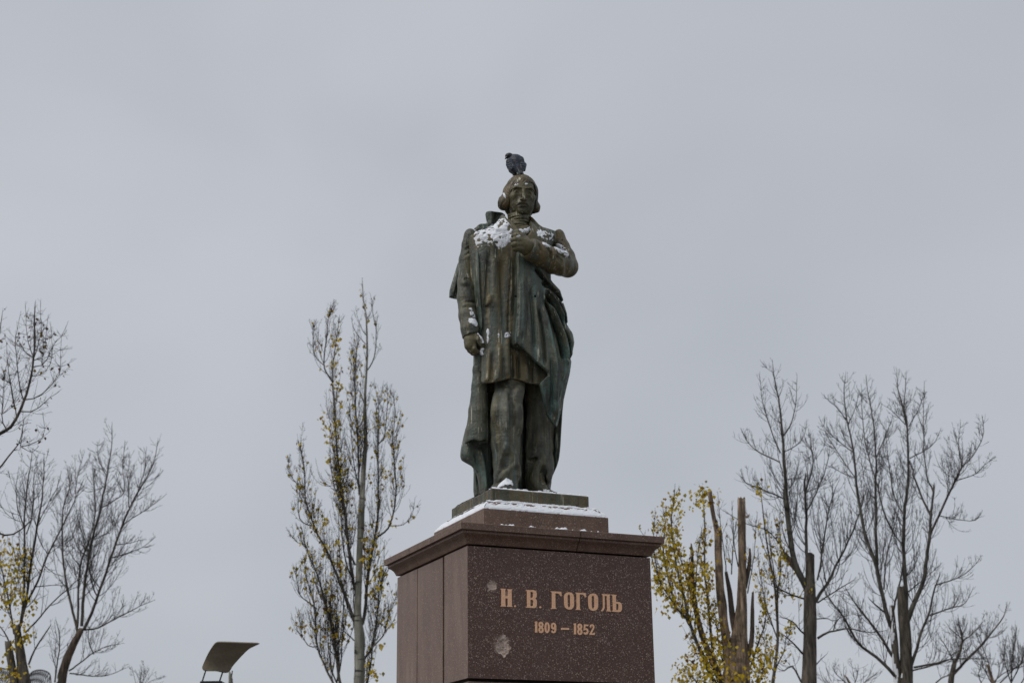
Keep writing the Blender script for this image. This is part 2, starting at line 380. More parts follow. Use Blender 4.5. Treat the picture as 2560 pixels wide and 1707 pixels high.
# cornice: one profile swept round the top, cut into the stones the photograph shows
prof = [(-0.02, ZT + 0.001), (0.006, ZT + 0.001), (0.010, ZT + 0.008), (0.014, ZT + 0.018), (0.022, ZT + 0.034), (0.036, ZT + 0.050), (0.052, ZT + 0.060),
        (0.060, ZT + 0.067), (0.060, ZL - 0.010), (0.058, ZL - 0.004), (0.0795, ZL - 0.003), (0.0795, ZL + 0.002), (0.0795, ZC - 0.004), (0.076, ZC), (-0.24, ZC + 0.004)]
prof = [(p, z) for p, z in prof]
def sweep(path, name):
    """path: (u, v, nu, nv) stations with outward directions"""
    V = []; k = len(prof)
    for u, v, nu_, nv_ in path:
        for p, z in prof: V.append(pl(u + nu_ * p, v + nv_ * p, z))
    F = []
    for i in range(len(path) - 1):
        for j in range(k - 1):
            F.append([i * k + j, (i + 1) * k + j, (i + 1) * k + j + 1, i * k + j + 1])
        F.append([i * k + k - 1, (i + 1) * k + k - 1, (i + 1) * k, i * k])
    F.append(list(range(k))[::-1]); e = (len(path) - 1) * k; F.append(list(range(e, e + k)))
    o = mk(name, V, F, G_TRIM, ped, smooth=False)
    bm = bmesh.new(); bm.from_mesh(o.data); bmesh.ops.recalc_face_normals(bm, faces=bm.faces); bm.to_mesh(o.data); bm.free()
    for p in o.data.polygons: p.use_smooth = len(p.vertices) == 4
    try: o.data.set_sharp_from_angle(angle=math.radians(28))
    except Exception: pass
    return o
uj = float(front_uz(1440, 1352)[0]); vj = left_v(1048, 1372)
g = 0.003
sweep([(0, vj - g, -1, 0), (0, 0, -1, -1), (uj - g, 0, 0, -1)], 'cornice_stone')
sweep([(uj + g, 0, 0, -1), (WP, 0, 1, -1), (WP, DP * 0.55 - g, 1, 0)], 'cornice_stone')
sweep([(WP * 0.5 - g, DP, 0, 1), (0, DP, -1, 1), (0, vj + g, -1, 0)], 'cornice_stone')
sweep([(WP, DP * 0.55 + g, 1, 0), (WP, DP, 1, 1), (WP * 0.5 + g, DP, 0, 1)], 'cornice_stone')
def frustum(name, u0, u1, v0, v1, z0, zm, z1, c, m, parent):
    V = [pl(u, v, z0) for u, v in ((u0, v0), (u1, v0), (u1, v1), (u0, v1))] + [pl(u, v, zm) for u, v in ((u0, v0), (u1, v0), (u1, v1), (u0, v1))] \
        + [pl(u, v, z1) for u, v in ((u0 + c, v0 + c), (u1 - c, v0 + c), (u1 - c, v1 - c), (u0 + c, v1 - c))]
    F = [(3, 2, 1, 0)] + [(i, (i + 1) % 4, 4 + (i + 1) % 4, 4 + i) for i in range(4)] + [(4 + i, 4 + (i + 1) % 4, 8 + (i + 1) % 4, 8 + i) for i in range(4)] + [(8, 9, 10, 11)]
    bm = bmesh.new(); bv = [bm.verts.new(p) for p in V]
    for f in F: bm.faces.new([bv[i] for i in f])
    bmesh.ops.recalc_face_normals(bm, faces=bm.faces)
    bmesh.ops.bevel(bm, geom=list(bm.edges), offset=0.004, segments=2, profile=0.5, affect='EDGES')
    bm.verts.index_update(); VV = [tuple(v.co) for v in bm.verts]; FF = [[v.index for v in f.verts] for f in bm.faces]; bm.free()
    return mk(name, VV, FF, m, parent, smooth=False)
frustum('stepped_cap', ST, WP - ST, ST, DP - ST, ZC - 0.02, ZS1, ZS2, CH, G_TRIM, ped)

# ---- lettering, outlined from the stone (crop pixels -> the plane of the front face)
def lpx(p): return 1230 + p[0] * 370 / 2352.0, 1440 + p[1] * 180 / 1144.0
def circ(cx, cy, rx, ry=None, n=12): return [(cx + rx * math.cos(2 * math.pi * i / n), cy + (ry or rx) * math.sin(2 * math.pi * i / n)) for i in range(n)]
def sh(p, dx, dy): return [(x + dx, y + dy) for x, y in p]
O_out = [(1220, 255), (1258, 262), (1285, 288), (1298, 335), (1298, 460), (1284, 500), (1258, 520), (1222, 527), (1185, 516), (1158, 490), (1148, 440), (1143, 320), (1158, 282), (1185, 261)]
O_in = [(1216, 283), (1232, 292), (1240, 315), (1243, 465), (1235, 490), (1222, 499), (1206, 490), (1198, 465), (1193, 312), (1203, 290)]
d1 = [(681, 722), (708, 718), (714, 726), (715, 890), (686, 888), (688, 742), (681, 740)]
d8o = [(775, 722), (800, 733), (813, 762), (809, 792), (796, 808), (812, 828), (816, 865), (801, 890), (775, 900), (750, 890), (737, 860), (739, 830), (755, 808), (741, 790), (737, 760), (750, 733)]
d8a = [(775, 742), (786, 754), (788, 780), (775, 796), (764, 782), (763, 758)]; d8b = [(775, 820), (788, 836), (789, 868), (775, 880), (763, 868), (762, 838)]
d0o = circ(873, 816, 40, 84, 16); d0i = circ(873, 816, 15, 62, 12)
d9o = [(975, 738), (1000, 748), (1015, 780), (1017, 850), (1006, 885), (978, 903), (950, 893), (938, 866), (955, 860), (970, 882), (986, 872), (990, 838), (965, 842), (943, 827), (934, 790), (946, 752)]
d9i = [(972, 757), (985, 772), (988, 803), (974, 820), (961, 807), (960, 772)]
d5 = [(1462, 765), (1525, 770), (1523, 790), (1480, 786), (1478, 825), (1505, 828), (1525, 850), (1528, 885), (1515, 912), (1490, 925), (1460, 915), (1452, 895), (1468, 888), (1485, 905), (1501, 895), (1506, 870), (1497, 850), (1478, 848), (1456, 858)]
d2 = [(1552, 800), (1560, 775), (1590, 763), (1615, 776), (1623, 805), (1612, 842), (1580, 895), (1582, 906), (1612, 908), (1620, 895), (1629, 900), (1626, 928), (1549, 926), (1553, 906), (1591, 845), (1601, 810), (1595, 790), (1582, 785), (1571, 800), (1568, 817)]
GLYPHS = [
    [[(135, 197), (212, 203), (203, 222), (203, 318), (254, 320), (254, 226), (240, 207), (316, 210), (306, 228), (310, 468), (320, 485), (240, 480), (250, 462), (250, 350), (204, 346), (208, 462), (218, 478), (138, 476), (150, 460), (150, 225)]],
    [circ(364, 474, 13)],
    [[(538, 220), (660, 222), (690, 235), (706, 270), (704, 325), (680, 350), (700, 370), (708, 400), (706, 460), (695, 490), (670, 502), (542, 497), (558, 480), (556, 240)], [(605, 242), (638, 245), (652, 264), (650, 330), (635, 345), (605, 345)], [(605, 368), (638, 371), (655, 392), (653, 462), (638, 477), (605, 474)]],
    [circ(765, 491, 13)],
    [[(932, 240), (1095, 248), (1100, 312), (1088, 312), (1060, 277), (1040, 269), (1000, 267), (1003, 495), (1022, 514), (934, 513), (952, 495), (950, 258)]],
    [O_out, O_in],
    [[(1325, 262), (1482, 268), (1488, 330), (1476, 330), (1450, 294), (1430, 287), (1388, 286), (1390, 515), (1408, 532), (1330, 530), (1345, 512), (1342, 280)]],
    [sh(O_out, 383, 20), sh(O_in, 383, 20)],
    [[(1742, 285), (1872, 290), (1862, 308), (1872, 540), (1888, 558), (1815, 552), (1830, 538), (1822, 310), (1782, 308), (1786, 420), (1784, 500), (1770, 535), (1745, 555), (1732, 545), (1755, 520), (1763, 490), (1760, 308)]],
    [[(1898, 293), (1975, 298), (1962, 315), (1966, 408), (2020, 412), (2048, 430), (2060, 470), (2058, 525), (2045, 555), (2010, 568), (1905, 556), (1922, 540), (1915, 315)], [(1967, 430), (1998, 434), (2010, 450), (2010, 520), (2000, 540), (1969, 538)]],
    [d1], [d8o, d8a, d8b], [d0o, d0i], [d9o, d9i], [[(1098, 822), (1220, 822), (1220, 846), (1098, 846)]],
    [sh(d1, 617, 30)], [sh(d8o, 617, 30), sh(d8a, 617, 30), sh(d8b, 617, 30)], [d5], [d2]]
dg = bpy.context.evaluated_depsgraph_get()
for gi, loops in enumerate(GLYPHS):
    cu = bpy.data.curves.new('letter', 'CURVE'); cu.dimensions = '2D'; cu.fill_mode = 'BOTH'; cu.extrude = 0.004; cu.bevel_depth = 0.0015
    for lp in loops:
        P = np.array([lpx(p) for p in lp]); uu, zz = front_uz(P[:, 0], P[:, 1])
        s = cu.splines.new('POLY'); s.points.add(len(lp) - 1); s.use_cyclic_u = True
        for q, (a_, b_) in enumerate(zip(uu, zz)): s.points[q].co = (a_, b_, 0, 1)
    to = bpy.data.objects.new('letter_curve', cu); COL.objects.link(to)
    me = bpy.data.meshes.new_from_object(to.evaluated_get(bpy.context.evaluated_depsgraph_get()))
    Vc = np.array([v.co for v in me.vertices]); Fc = [list(p.vertices) for p in me.polygons]
    COL.objects.unlink(to); bpy.data.objects.remove(to); bpy.data.curves.remove(cu)
    # curve plane (x, y, z) -> (along the face, up, out of the face)
    Vw = O0 + Vc[:, :1] * E1 + Vc[:, 1:2] * EZ - Vc[:, 2:3] * E2
    mk('letter' if gi < 10 else 'numeral', Vw, Fc, PAINT, ped, smooth=False)
#--STATUE--
# ------------------------------------------------------------------ statue
# The figure is modelled as signed-distance clay in its own frame: x to the viewer's right along the
# shoulders, d forward out of the chest, z up; every garment is a solid of its own, meshed with surface nets.
YAW = math.radians(20)
SX = np.array([math.cos(YAW), math.sin(YAW), 0]); SN = np.array([math.sin(YAW), -math.cos(YAW), 0])
SCEN = np.array([CEN[0], CEN[1], 0]); ZF = ZB2                   # feet stand on the bronze base
statue = empty('bronze_statue', (CEN[0], CEN[1], ZF))
tag(statue, 'weathered bronze statue of a long haired man in a draped overcoat, hand at his chest', 'statue')

def S(u, v, d):
    """pixel -> (x, z) in the statue's frame at forward depth d"""
    p = on_plane(np.asarray(u, float), np.asarray(v, float), SCEN + SN * d, SN)
    q = p - SCEN
    return q @ SX, q[..., 2]
def P3(u, v, d):
    x, z = S(u, v, d); return np.array([float(x), d, float(z)])
def PX(pts, d):
    a = np.array(pts, float); x, z = S(a[:, 0], a[:, 1], d); return np.stack([x, z], -1)

class Vol:
    def __init__(s, x, d, z):
        s.x, s.d, s.z = [np.asarray(a, np.float32) for a in (x, d, z)]
        s.F = np.full((len(s.x), len(s.d), len(s.z)), 5.0, np.float32)
    def win(s, lo, hi):
        r = []
        for a, l, h in zip((s.x, s.d, s.z), lo, hi):
            i = max(0, int(np.searchsorted(a, l)) - 1); j = min(len(a), int(np.searchsorted(a, h)) + 1)
            r.append(slice(i, max(j, i + 1)))
        return tuple(r)
    def ax(s, w): return s.x[w[0]][:, None, None], s.d[w[1]][None, :, None], s.z[w[2]][None, None, :]
    def put(s, w, f, k=0.0, op='add'):
        A = s.F[w]
        if op == 'add':
            if k > 0:
                h = np.clip(0.5 + 0.5 * (A - f) / k, 0, 1); s.F[w] = A + (f - A) * h - k * h * (1 - h)
            else: s.F[w] = np.minimum(A, f)
        else:                                                     # cut
            if k > 0:
                f = -f; h = np.clip(0.5 - 0.5 * (A - f) / k, 0, 1); s.F[w] = A + (f - A) * h + k * h * (1 - h)
            else: s.F[w] = np.maximum(A, -f)
    def cone(s, a, ra, b, rb, k=0.0, op='add', dsq=1.0):
        a = np.asarray(a, float); b = np.asarray(b, float); m = max(ra, rb) * max(1, 1 / dsq) + 0.05 + 2 * k
        w = s.win(np.minimum(a, b) - m, np.maximum(a, b) + m); X, D, Z = s.ax(w)
        ab = b - a; L2 = ab @ ab + 1e-9
        px, pd, pz = X - a[0], D - a[1], Z - a[2]
        t = np.clip((px * ab[0] + pd * ab[1] + pz * ab[2]) / L2, 0, 1)
        f = np.sqrt((px - t * ab[0]) ** 2 + ((pd - t * ab[1]) * dsq) ** 2 + (pz - t * ab[2]) ** 2) - (ra + (rb - ra) * t)
        s.put(w, f, k, op); return s
    def chain(s, pts, k=0.0, dsq=1.0):
        q = [(P3(u, v, d), r) for u, v, d, r in pts]
        w = s.win(np.min([p - r - .12 for p, r in q], 0), np.max([p + r + .12 for p, r in q], 0))
        T = Vol(s.x[w[0]], s.d[w[1]], s.z[w[2]])
        for (a, ra), (b, rb) in zip(q[:-1], q[1:]): T.cone(a, ra, b, rb, 0.02, dsq=dsq)
        s.put(w, T.F, k); return s
    def ell(s, c, r, k=0.0, op='add', R=None):
        c = np.asarray(c, float); r = np.asarray(r, float); m = max(r) + 0.04 + 2 * k
        w = s.win(c - m, c + m); X, D, Z = s.ax(w); p = [X - c[0], D - c[1], Z - c[2]]
        if R is not None:
            p = [R[0][i] * p[0] + R[1][i] * p[1] + R[2][i] * p[2] for i in range(3)]
        q = np.sqrt((p[0] / r[0]) ** 2 + (p[1] / r[1]) ** 2 + (p[2] / r[2]) ** 2)
        q2 = np.sqrt((p[0] / r[0] ** 2) ** 2 + (p[1] / r[1] ** 2) ** 2 + (p[2] / r[2] ** 2) ** 2)
        s.put(w, (q * (q - 1) / np.maximum(q2, 1e-4)).astype(np.float32), k, op); return s
    def relief(s, cut, de=0.0, hf=0.1, hb=0.1, w=0.1, infl=None, folds=(), k=0.0, dref=0.1, dmap=None, op='add', bow=None, hollow=None, dinf=None, rnd=0.0):
        """a garment panel: cut outline (pixels), swelling from its edges, with folds laid along pixel lines"""
        C = PX(chaikin(cut), dref); I = C if infl is None else PX(infl, dref if dinf is None else dinf)
        m = 0.03 + k
        win = s.win((C[:, 0].min() - m, -9, C[:, 1].min() - m), (C[:, 0].max() + m, 9, C[:, 1].max() + m))
        X2, Z2 = np.meshgrid(s.x[win[0]], s.z[win[2]], indexing='ij')
        sc = sdpoly(X2, Z2, C); si = sc if infl is None else sdpoly(X2, Z2, I)
        t = np.clip(-si / w, 0, 1); gg = np.sqrt(np.clip(1 - (1 - t) ** 2, 0, 1))
        d0 = de if dmap is None else de + dmap(X2, Z2)
        fo = np.zeros_like(X2)
        for ln in folds:
            pts, amp, wd_ = ln[:3]; P = PX(catmull(np.array(pts, float), 4), dref)
            dist, tt = sdline(X2, Z2, P); tp = np.clip(np.minimum(tt, 1 - tt) * (ln[3] if len(ln) > 3 else 6), 0, 1)
            tp = tp * tp * (3 - 2 * tp)
            fo += amp * tp * np.exp(-(dist / wd_) ** 2)
        gw = np.clip(-sc / 0.02, 0, 1)
        df = d0 + hf * gg + fo * gw; db = d0 - hb * gg
        D = s.d[win[1]][None, :, None]
        gx, gz = np.gradient(df, s.x[win[0]], s.z[win[2]]) if min(df.shape) > 2 else (0, 0)
        nn = np.minimum(np.sqrt(1 + gx ** 2 + gz ** 2), 4)
        f = np.maximum((D - df[:, None, :]) / nn[:, None, :], db[:, None, :] - D)
        if rnd > 0:
            a = np.maximum(f + rnd, 0); c = np.maximum(sc[:, None, :] + rnd, 0)
            f = np.minimum(np.maximum(f, sc[:, None, :]), 0) + np.where((f > -rnd) & (sc[:, None, :] > -rnd), np.sqrt(a * a + c * c) - rnd, np.maximum(f, sc[:, None, :])) * ((f > -rnd) & (sc[:, None, :] > -rnd)) + np.maximum(np.maximum(f, sc[:, None, :]), 0) * (~((f > -rnd) & (sc[:, None, :] > -rnd)))
        else: f = np.maximum(f, sc[:, None, :])
        if hollow:
            th, ztop = hollow
            inner = np.maximum(np.maximum(D - (df[:, None, :] - th), (db[:, None, :] + th) - D), np.maximum((si + th)[:, None, :], s.z[win[2]][None, None, :] - ztop))
            f = np.maximum(f, -inner)
        s.put(win, f.astype(np.float32), k, op); return s
    def groove(s, pts, r, k=0.012, depth=0.5):
        """a crease pressed into the surface along a pixel line, at whatever depth the surface has there"""
        P = catmull(np.array(pts, float), 4); d = None
        for a, b in zip(P[:-1], P[1:]):
            da = s.surf(*a) ; db_ = s.surf(*b)
            if da is None or db_ is None: continue
            s.cone(P3(a[0], a[1], da + r * (1 - depth)), r, P3(b[0], b[1], db_ + r * (1 - depth)), r, k, 'cut')
        return s
    def ridge(s, pts, r, k=0.03, out=0.3):
        P = catmull(np.array(pts, float), 4); q = [(a, s.surf(*a)) for a in P]
        n = len(q)
        for i in range(n - 1):
            (a, da), (b, db_) = q[i], q[i + 1]
            if da is None or db_ is None: continue
            ra = r * (0.35 + 0.65 * math.sin(math.pi * (i + .5) / n))
            s.cone(P3(a[0], a[1], da - ra * (1 - out)), ra, P3(b[0], b[1], db_ - ra * (1 - out)), ra, k)
        return s
    def surf(s, u, v):
        """forward depth at which the sight line through a pixel first meets the solid"""
        for d in np.arange(float(s.d[-1]) - 0.01, float(s.d[0]), -0.006):
            x, z = S(u, v, d); i = int(np.searchsorted(s.x, x)); j = int(np.searchsorted(s.d, d)); kz = int(np.searchsorted(s.z, z))
            if 0 < i < len(s.x) and 0 < j < len(s.d) and 0 < kz < len(s.z) and s.F[i, j, kz] < 0: return d + 0.003
        return None

def chaikin(P, n=1, closed=True):
    P = np.array(P, float)
    for _ in range(n):
        Q = np.roll(P, -1, 0); P = np.stack([0.82 * P + 0.18 * Q, 0.18 * P + 0.82 * Q], 1).reshape(-1, 2)
    return P
def sdpoly(X, Z, P):
    d = np.full(X.shape, 1e9); ins = np.zeros(X.shape, bool); n = len(P)
    for i in range(n):
        a, b = P[i], P[(i + 1) % n]; e = b - a
        wx, wz = X - a[0], Z - a[1]; t = np.clip((wx * e[0] + wz * e[1]) / (e @ e + 1e-12), 0, 1)
        d = np.minimum(d, (wx - t * e[0]) ** 2 + (wz - t * e[1]) ** 2)
        c = (a[1] > Z) != (b[1] > Z)
        if abs(e[1]) > 1e-12: ins ^= c & (X < e[0] * (Z - a[1]) / e[1] + a[0])
    d = np.sqrt(d); return np.where(ins, -d, d)
def sdline(X, Z, P):
    d = np.full(X.shape, 1e9); tt = np.zeros(X.shape); n = len(P) - 1
    for i in range(n):
        a, b = P[i], P[i + 1]; e = b - a; wx, wz = X - a[0], Z - a[1]
        t = np.clip((wx * e[0] + wz * e[1]) / (e @ e + 1e-12), 0, 1)
        q = (wx - t * e[0]) ** 2 + (wz - t * e[1]) ** 2; m = q < d
        d = np.where(m, q, d); tt = np.where(m, (i + t) / n, tt)
    return np.sqrt(d), tt

def nets(F, xs, ds, zs):
    """surface nets: one vertex per mixed cell, one quad per crossing edge"""
    nx, nd, nz_ = F.shape; ins = F < 0
    mixd = np.zeros((nx - 1, nd - 1, nz_ - 1), np.uint8)
    for i in (0, 1):
        for j in (0, 1):
            for k in (0, 1): mixd += ins[i:nx - 1 + i, j:nd - 1 + j, k:nz_ - 1 + k]
    cells = np.argwhere((mixd > 0) & (mixd < 8)); vid = np.full(mixd.shape, -1, np.int32)
    ci, cj, ck = cells.T; vid[ci, cj, ck] = np.arange(len(cells))
    val = {}
    for i in (0, 1):
        for j in (0, 1):
            for k in (0, 1): val[i, j, k] = F[ci + i, cj + j, ck + k]
    acc = np.zeros((len(cells), 3)); cnt = np.zeros(len(cells))
    A = (np.asarray(xs, float), np.asarray(ds, float), np.asarray(zs, float))
    for a in val:
        for ax in range(3):
            if a[ax]: continue
            b = list(a); b[ax] = 1; b = tuple(b)
            fa, fb = val[a], val[b]; c = (fa < 0) != (fb < 0)
            t = np.where(c, fa / np.where(fa - fb == 0, 1, fa - fb), 0)
            for q in range(3):
                base = A[q][cells[:, q] + a[q]]
                pos = base + (t * (A[q][cells[:, q] + 1] - A[q][cells[:, q]]) if q == ax else 0)
                acc[:, q] += np.where(c, pos, 0)
            cnt += c
    V = acc / cnt[:, None]
    Q = []
    for ax in range(3):
        o1, o2 = [(1, 2), (2, 0), (0, 1)][ax]
        sl0 = [slice(None)] * 3; sl1 = [slice(None)] * 3; sl0[ax] = slice(0, -1); sl1[ax] = slice(1, None)
        a = ins[tuple(sl0)]; b = ins[tuple(sl1)]; e = np.argwhere(a != b)
        e = e[(e[:, o1] > 0) & (e[:, o2] > 0) & (e[:, o1] < F.shape[o1] - 1) & (e[:, o2] < F.shape[o2] - 1)]
        if not len(e): continue
        def g(du, dv):
            c = e.copy(); c[:, o1] -= du; c[:, o2] -= dv; return vid[c[:, 0], c[:, 1], c[:, 2]]
        q = np.stack([g(1, 1), g(0, 1), g(0, 0), g(1, 0)], -1); fl = a[tuple(e.T)]
        q[~fl] = q[~fl][:, ::-1]; Q.append(q)
    return V, np.vstack(Q)

def solid(name, vol, mat_, parent, F=None):
    F = vol.F if F is None else F
    V, Q = nets(F, vol.x, vol.d, vol.z)
    Q = Q[:, ::-1]                                              # the (x, d, z) frame is left-handed
    W = SCEN + V[:, :1] * SX + V[:, 1:2] * SN + V[:, 2:3] * EZ
    return mk(name, W, Q.astype(np.int32), mat_, parent)

H = 0.006
GX = np.arange(-0.60, 0.58, H); GD = np.arange(-0.42, 0.56, H); GZ = np.arange(4.0, 6.86, H)
def vol(lo=None, hi=None, px=None):
    """an empty block of clay covering the given pixel box"""
    if px is not None:
        u0, v0, u1, v1 = px
        xs_ = [S(u, v, d) for u in (u0, u1) for v in (v0, v1) for d in (-0.3, 0.4)]
        x0 = min(float(a[0]) for a in xs_); x1 = max(float(a[0]) for a in xs_); z0 = min(float(a[1]) for a in xs_); z1 = max(float(a[1]) for a in xs_)
    i = (GX >= x0 - .02) & (GX <= x1 + .02); k = (GZ >= z0 - .02) & (GZ <= z1 + .02)
    return Vol(GX[i], GD, GZ[k])

# ---- frock coat
coat = vol(px=(1170, 520, 1420, 975))
c_cut = [(1266, 548), (1246, 560), (1215, 571), (1192, 575), (1180, 584), (1179, 640), (1181, 700), (1188, 770), (1198, 830), (1204, 880), (1203, 925), (1199, 962), (1222, 963.5), (1241, 960), (1273, 952), (1290, 952),
         (1314, 961), (1341, 965), (1385, 960), (1400, 900), (1398, 800), (1384, 740), (1374, 690), (1379, 640), (1392, 585), (1372, 573), (1350, 566), (1326, 548)]
c_inf = [(1266, 538), (1246, 552), (1215, 566), (1190, 573), (1178, 584), (1177, 640), (1180, 700), (1187, 770), (1193, 830), (1196, 880), (1190, 925), (1183, 962), (1175, 1060), (1430, 1060), (1412, 960),
         (1404, 900), (1398, 800), (1384, 740), (1375, 690), (1380, 640), (1394, 585), (1372, 568), (1350, 560), (1326, 540)]
def cd_map(X, Z):
    z0 = (Z - ZF); xs_ = np.clip((X - (-0.135)) / 0.02, 0, 1); far = -0.045 * xs_ * np.clip((1.30 - z0) / 0.2, 0, 1)
    return far + 0.03 * np.clip((1.75 - z0) / 0.8, 0, 1) + 0.02 * np.exp(-((z0 - 2.05) / 0.25) ** 2)
c_folds = [([(1217, 622), (1214, 690), (1211, 760), (1208, 800)], -0.0216, 0.016), ([(1232, 640), (1230, 720), (1236, 780)], 0.0162, 0.03),
           ([(1262, 640), (1266, 720), (1262, 800)], 0.0135, 0.03), ([(1247, 650), (1246, 740), (1250, 850)], -0.0081, 0.02),
           ([(1216, 870), (1211, 930), (1208, 966)], 0.0189, 0.02), ([(1240, 860), (1236, 930), (1234, 966)], 0.0162, 0.022), ([(1226, 880), (1222, 930), (1220, 968)], -0.0162, 0.014),
           ([(1260, 850), (1258, 900), (1258, 955)], 0.0162, 0.024), ([(1249, 900), (1247, 960)], -0.0135, 0.012), ([(1274, 880), (1276, 920), (1275, 955)], -0.0216, 0.012),
           ([(1292, 890), (1291, 930), (1293, 957)], -0.0324, 0.013), ([(1310, 910), (1314, 960)], 0.0135, 0.02), ([(1328, 920), (1330, 966)], -0.0135, 0.015)]
coat.relief(c_cut, 0.0, 0.185, 0.19, 0.17, infl=c_inf, folds=c_folds, dref=0.12, dmap=cd_map, hollow=(0.03, 5.03))
coat.relief([(1268, 520), (1322, 520), (1324, 560), (1320, 586), (1310, 600), (1292, 604), (1282, 580), (1272, 556)], .22, .4, .24, .001, op='cut', k=.006)
# pocket flap, and the step of the coat edge over the far skirt
coat.relief([(1213, 767), (1231, 757), (1234, 734), (1216, 738)], 0.185, 0.022, 0.06, 0.035, dref=0.18, k=0.008)
# turned lapels
coat.relief([(1259, 531), (1267, 546), (1280, 572), (1288, 600), (1284, 622), (1262, 618), (1236, 598), (1216, 580), (1240, 560), (1250, 545)], 0.07, 0.09, 0.15, 0.07, dref=0.10, k=0.01,
            dmap=lambda X, Z: np.clip((6.38 - Z) / 0.30, 0, 1.1) * 0.085 - 0.02, folds=[([(1256, 560), (1268, 590), (1275, 618)], 0.012, 0.03)])
coat.relief([(1325, 533), (1332, 541), (1350, 567), (1372, 574), (1387, 580), (1386, 606), (1366, 612), (1340, 618), (1318, 606), (1320, 588), (1329, 567), (1326, 548)], 0.05, 0.085, 0.15, 0.06, dref=0.08, k=0.01,
            dmap=lambda X, Z: np.clip((6.38 - Z) / 0.30, 0, 1.1) * 0.095 - 0.02, folds=[([(1345, 575), (1342, 600), (1338, 616)], -0.012, 0.012)])
for ln in ([(1276, 700), (1272, 770), (1270, 840)],): coat.groove(ln, 0.006, 0.012, 0.3)

# ---- overcoat slung over the shoulders
cloak = vol(px=(1110, 500, 1440, 1250))
back = [(1186, 592), (1240, 560), (1340, 560), (1388, 590), (1377, 690), (1390, 760), (1412, 830), (1421, 900), (1415, 960), (1407, 1030), (1404, 1084), (1402, 1124), (1397, 1158), (1384, 1187), (1374, 1210), (1373, 1242),
        (1300, 1246), (1200, 1246), (1187, 1236), (1188, 1163), (1176, 1100), (1186, 960), (1188, 850), (1180, 740)]
bf = []
for i, u in enumerate(range(1200, 1400, 14)):
    bf.append(([(1250 + (u - 1290) * 0.6, 640), (u, 900), (u + (u - 1290) * 0.04, 1240)], 0.028 * (1 if i % 2 else -1), 0.022, 12))
cloak.relief(back, -0.24, 0.05, 0.11, 0.10, folds=bf, dref=-0.22)
# its far edge comes forward round the leg
cloak.relief([(1393, 930), (1422, 905), (1419, 947), (1409, 1019), (1405, 1084), (1403, 1124), (1398, 1158), (1384, 1190), (1374, 1214), (1374, 1240), (1360, 1240), (1381, 1180), (1388, 1120), (1385, 1060)],
             -0.10, 0.17, 0.16, 0.05, dref=0.0, k=0.02, folds=[([(1398, 960), (1394, 1060), (1392, 1140)], -0.03, 0.012)])
# panel drawn across the front and gathered under the arm
f_cut = [(1288, 600), (1312, 612), (1338, 640), (1360, 664), (1377, 690), (1375, 706), (1397, 730), (1408.5, 750), (1403, 757), (1408.5, 772), (1417, 802), (1414.5, 824), (1429, 845), (1432, 884), (1423, 897), (1424.5, 911),
         (1419, 947), (1413, 985), (1405, 1034), (1399, 1060), (1395, 1065), (1384, 1056), (1364, 1034), (1354, 999), (1342, 966), (1346, 960), (1363, 943), (1345, 925), (1322, 906), (1304, 888), (1290, 873), (1275, 866.5), (1279, 823), (1283.5, 772), (1286.5, 680)]
f_inf = [(1100, 500), (1372, 600), (1377, 690), (1376, 706), (1398, 730), (1409, 750), (1404, 757), (1409, 772), (1417.5, 802), (1416, 824), (1430, 845), (1433, 884), (1425, 897), (1426, 911), (1421, 947), (1416, 985), (1408, 1060), (1406, 1300), (1100, 1300)]
valleys = [([(1331, 676), (1356, 709), (1385, 738), (1409, 762)], -0.115, 0.014, 12), ([(1345, 708), (1377, 746), (1400, 785), (1418, 826)], -0.115, 0.014, 9),
           ([(1353, 752), (1369.5, 802), (1389, 864), (1398, 912)], -0.105, 0.0155, 6), ([(1354, 738), (1378, 778), (1398, 828), (1420, 890), (1430, 905)], -0.105, 0.0145, 7),
           ([(1400, 842), (1412, 868), (1424, 896)], -0.03, 0.008, 8), ([(1334, 770), (1346, 850), (1352, 930)], -0.035, 0.013), ([(1318, 720), (1322, 800), (1326, 890)], -0.03, 0.014),
           ([(1366, 900), (1372, 970), (1378, 1050)], -0.022, 0.012), ([(1310, 690), (1312, 760), (1306, 870)], -0.010, 0.012),
           ([(1345, 705), (1372, 728), (1400, 752)], 0.036, 0.016), ([(1352, 722), (1380, 760), (1408, 812)], 0.048, 0.017), ([(1360, 760), (1384, 815), (1404, 872), (1412, 930)], 0.048, 0.018),
           ([(1345, 760), (1360, 830), (1376, 910), (1384, 990), (1392, 1060)], 0.034, 0.018), ([(1326, 750), (1334, 830), (1340, 915)], 0.016, 0.018), ([(1300, 690), (1298, 780), (1290, 865)], 0.014, 0.02), ([(1292, 700), (1288, 800), (1282, 868)], 0.01, 0.01),
           ([(1396, 960), (1394, 1010), (1396, 1055)], 0.016, 0.012), ([(1340, 960), (1356, 1000), (1372, 1040)], 0.018, 0.012)]
def fm_map(X, Z):
    zz = Z - ZF
    return 0.035 * np.clip((1.75 - zz) / 0.5, 0, 1) - 0.14 * np.clip((0.98 - zz) / 0.5, 0, 1) - 0.05 * np.clip((zz - 1.9) / 0.25, 0, 1)
cloak.relief(f_cut, -0.02, 0.272, 0.10, 0.19, infl=f_inf, folds=valleys, dref=0.18, dinf=0.02, dmap=fm_map, hollow=(0.035, 5.2))
# roll of cloth along the near breast
cloak.relief([(1182, 584), (1212, 576), (1217, 620), (1215, 700), (1212, 770), (1208, 820), (1201, 850), (1194, 830), (1189, 770), (1185, 720), (1182, 650)], 0.03, 0.115, 0.1, 0.035, dref=0.11,
             folds=[([(1189, 620), (1191, 700), (1197, 790), (1200, 840)], 0.022, 0.014), ([(1197, 610), (1199, 700), (1203, 790)], -0.026, 0.010), ([(1206, 600), (1207, 690), (1207, 780)], 0.018, 0.014)])
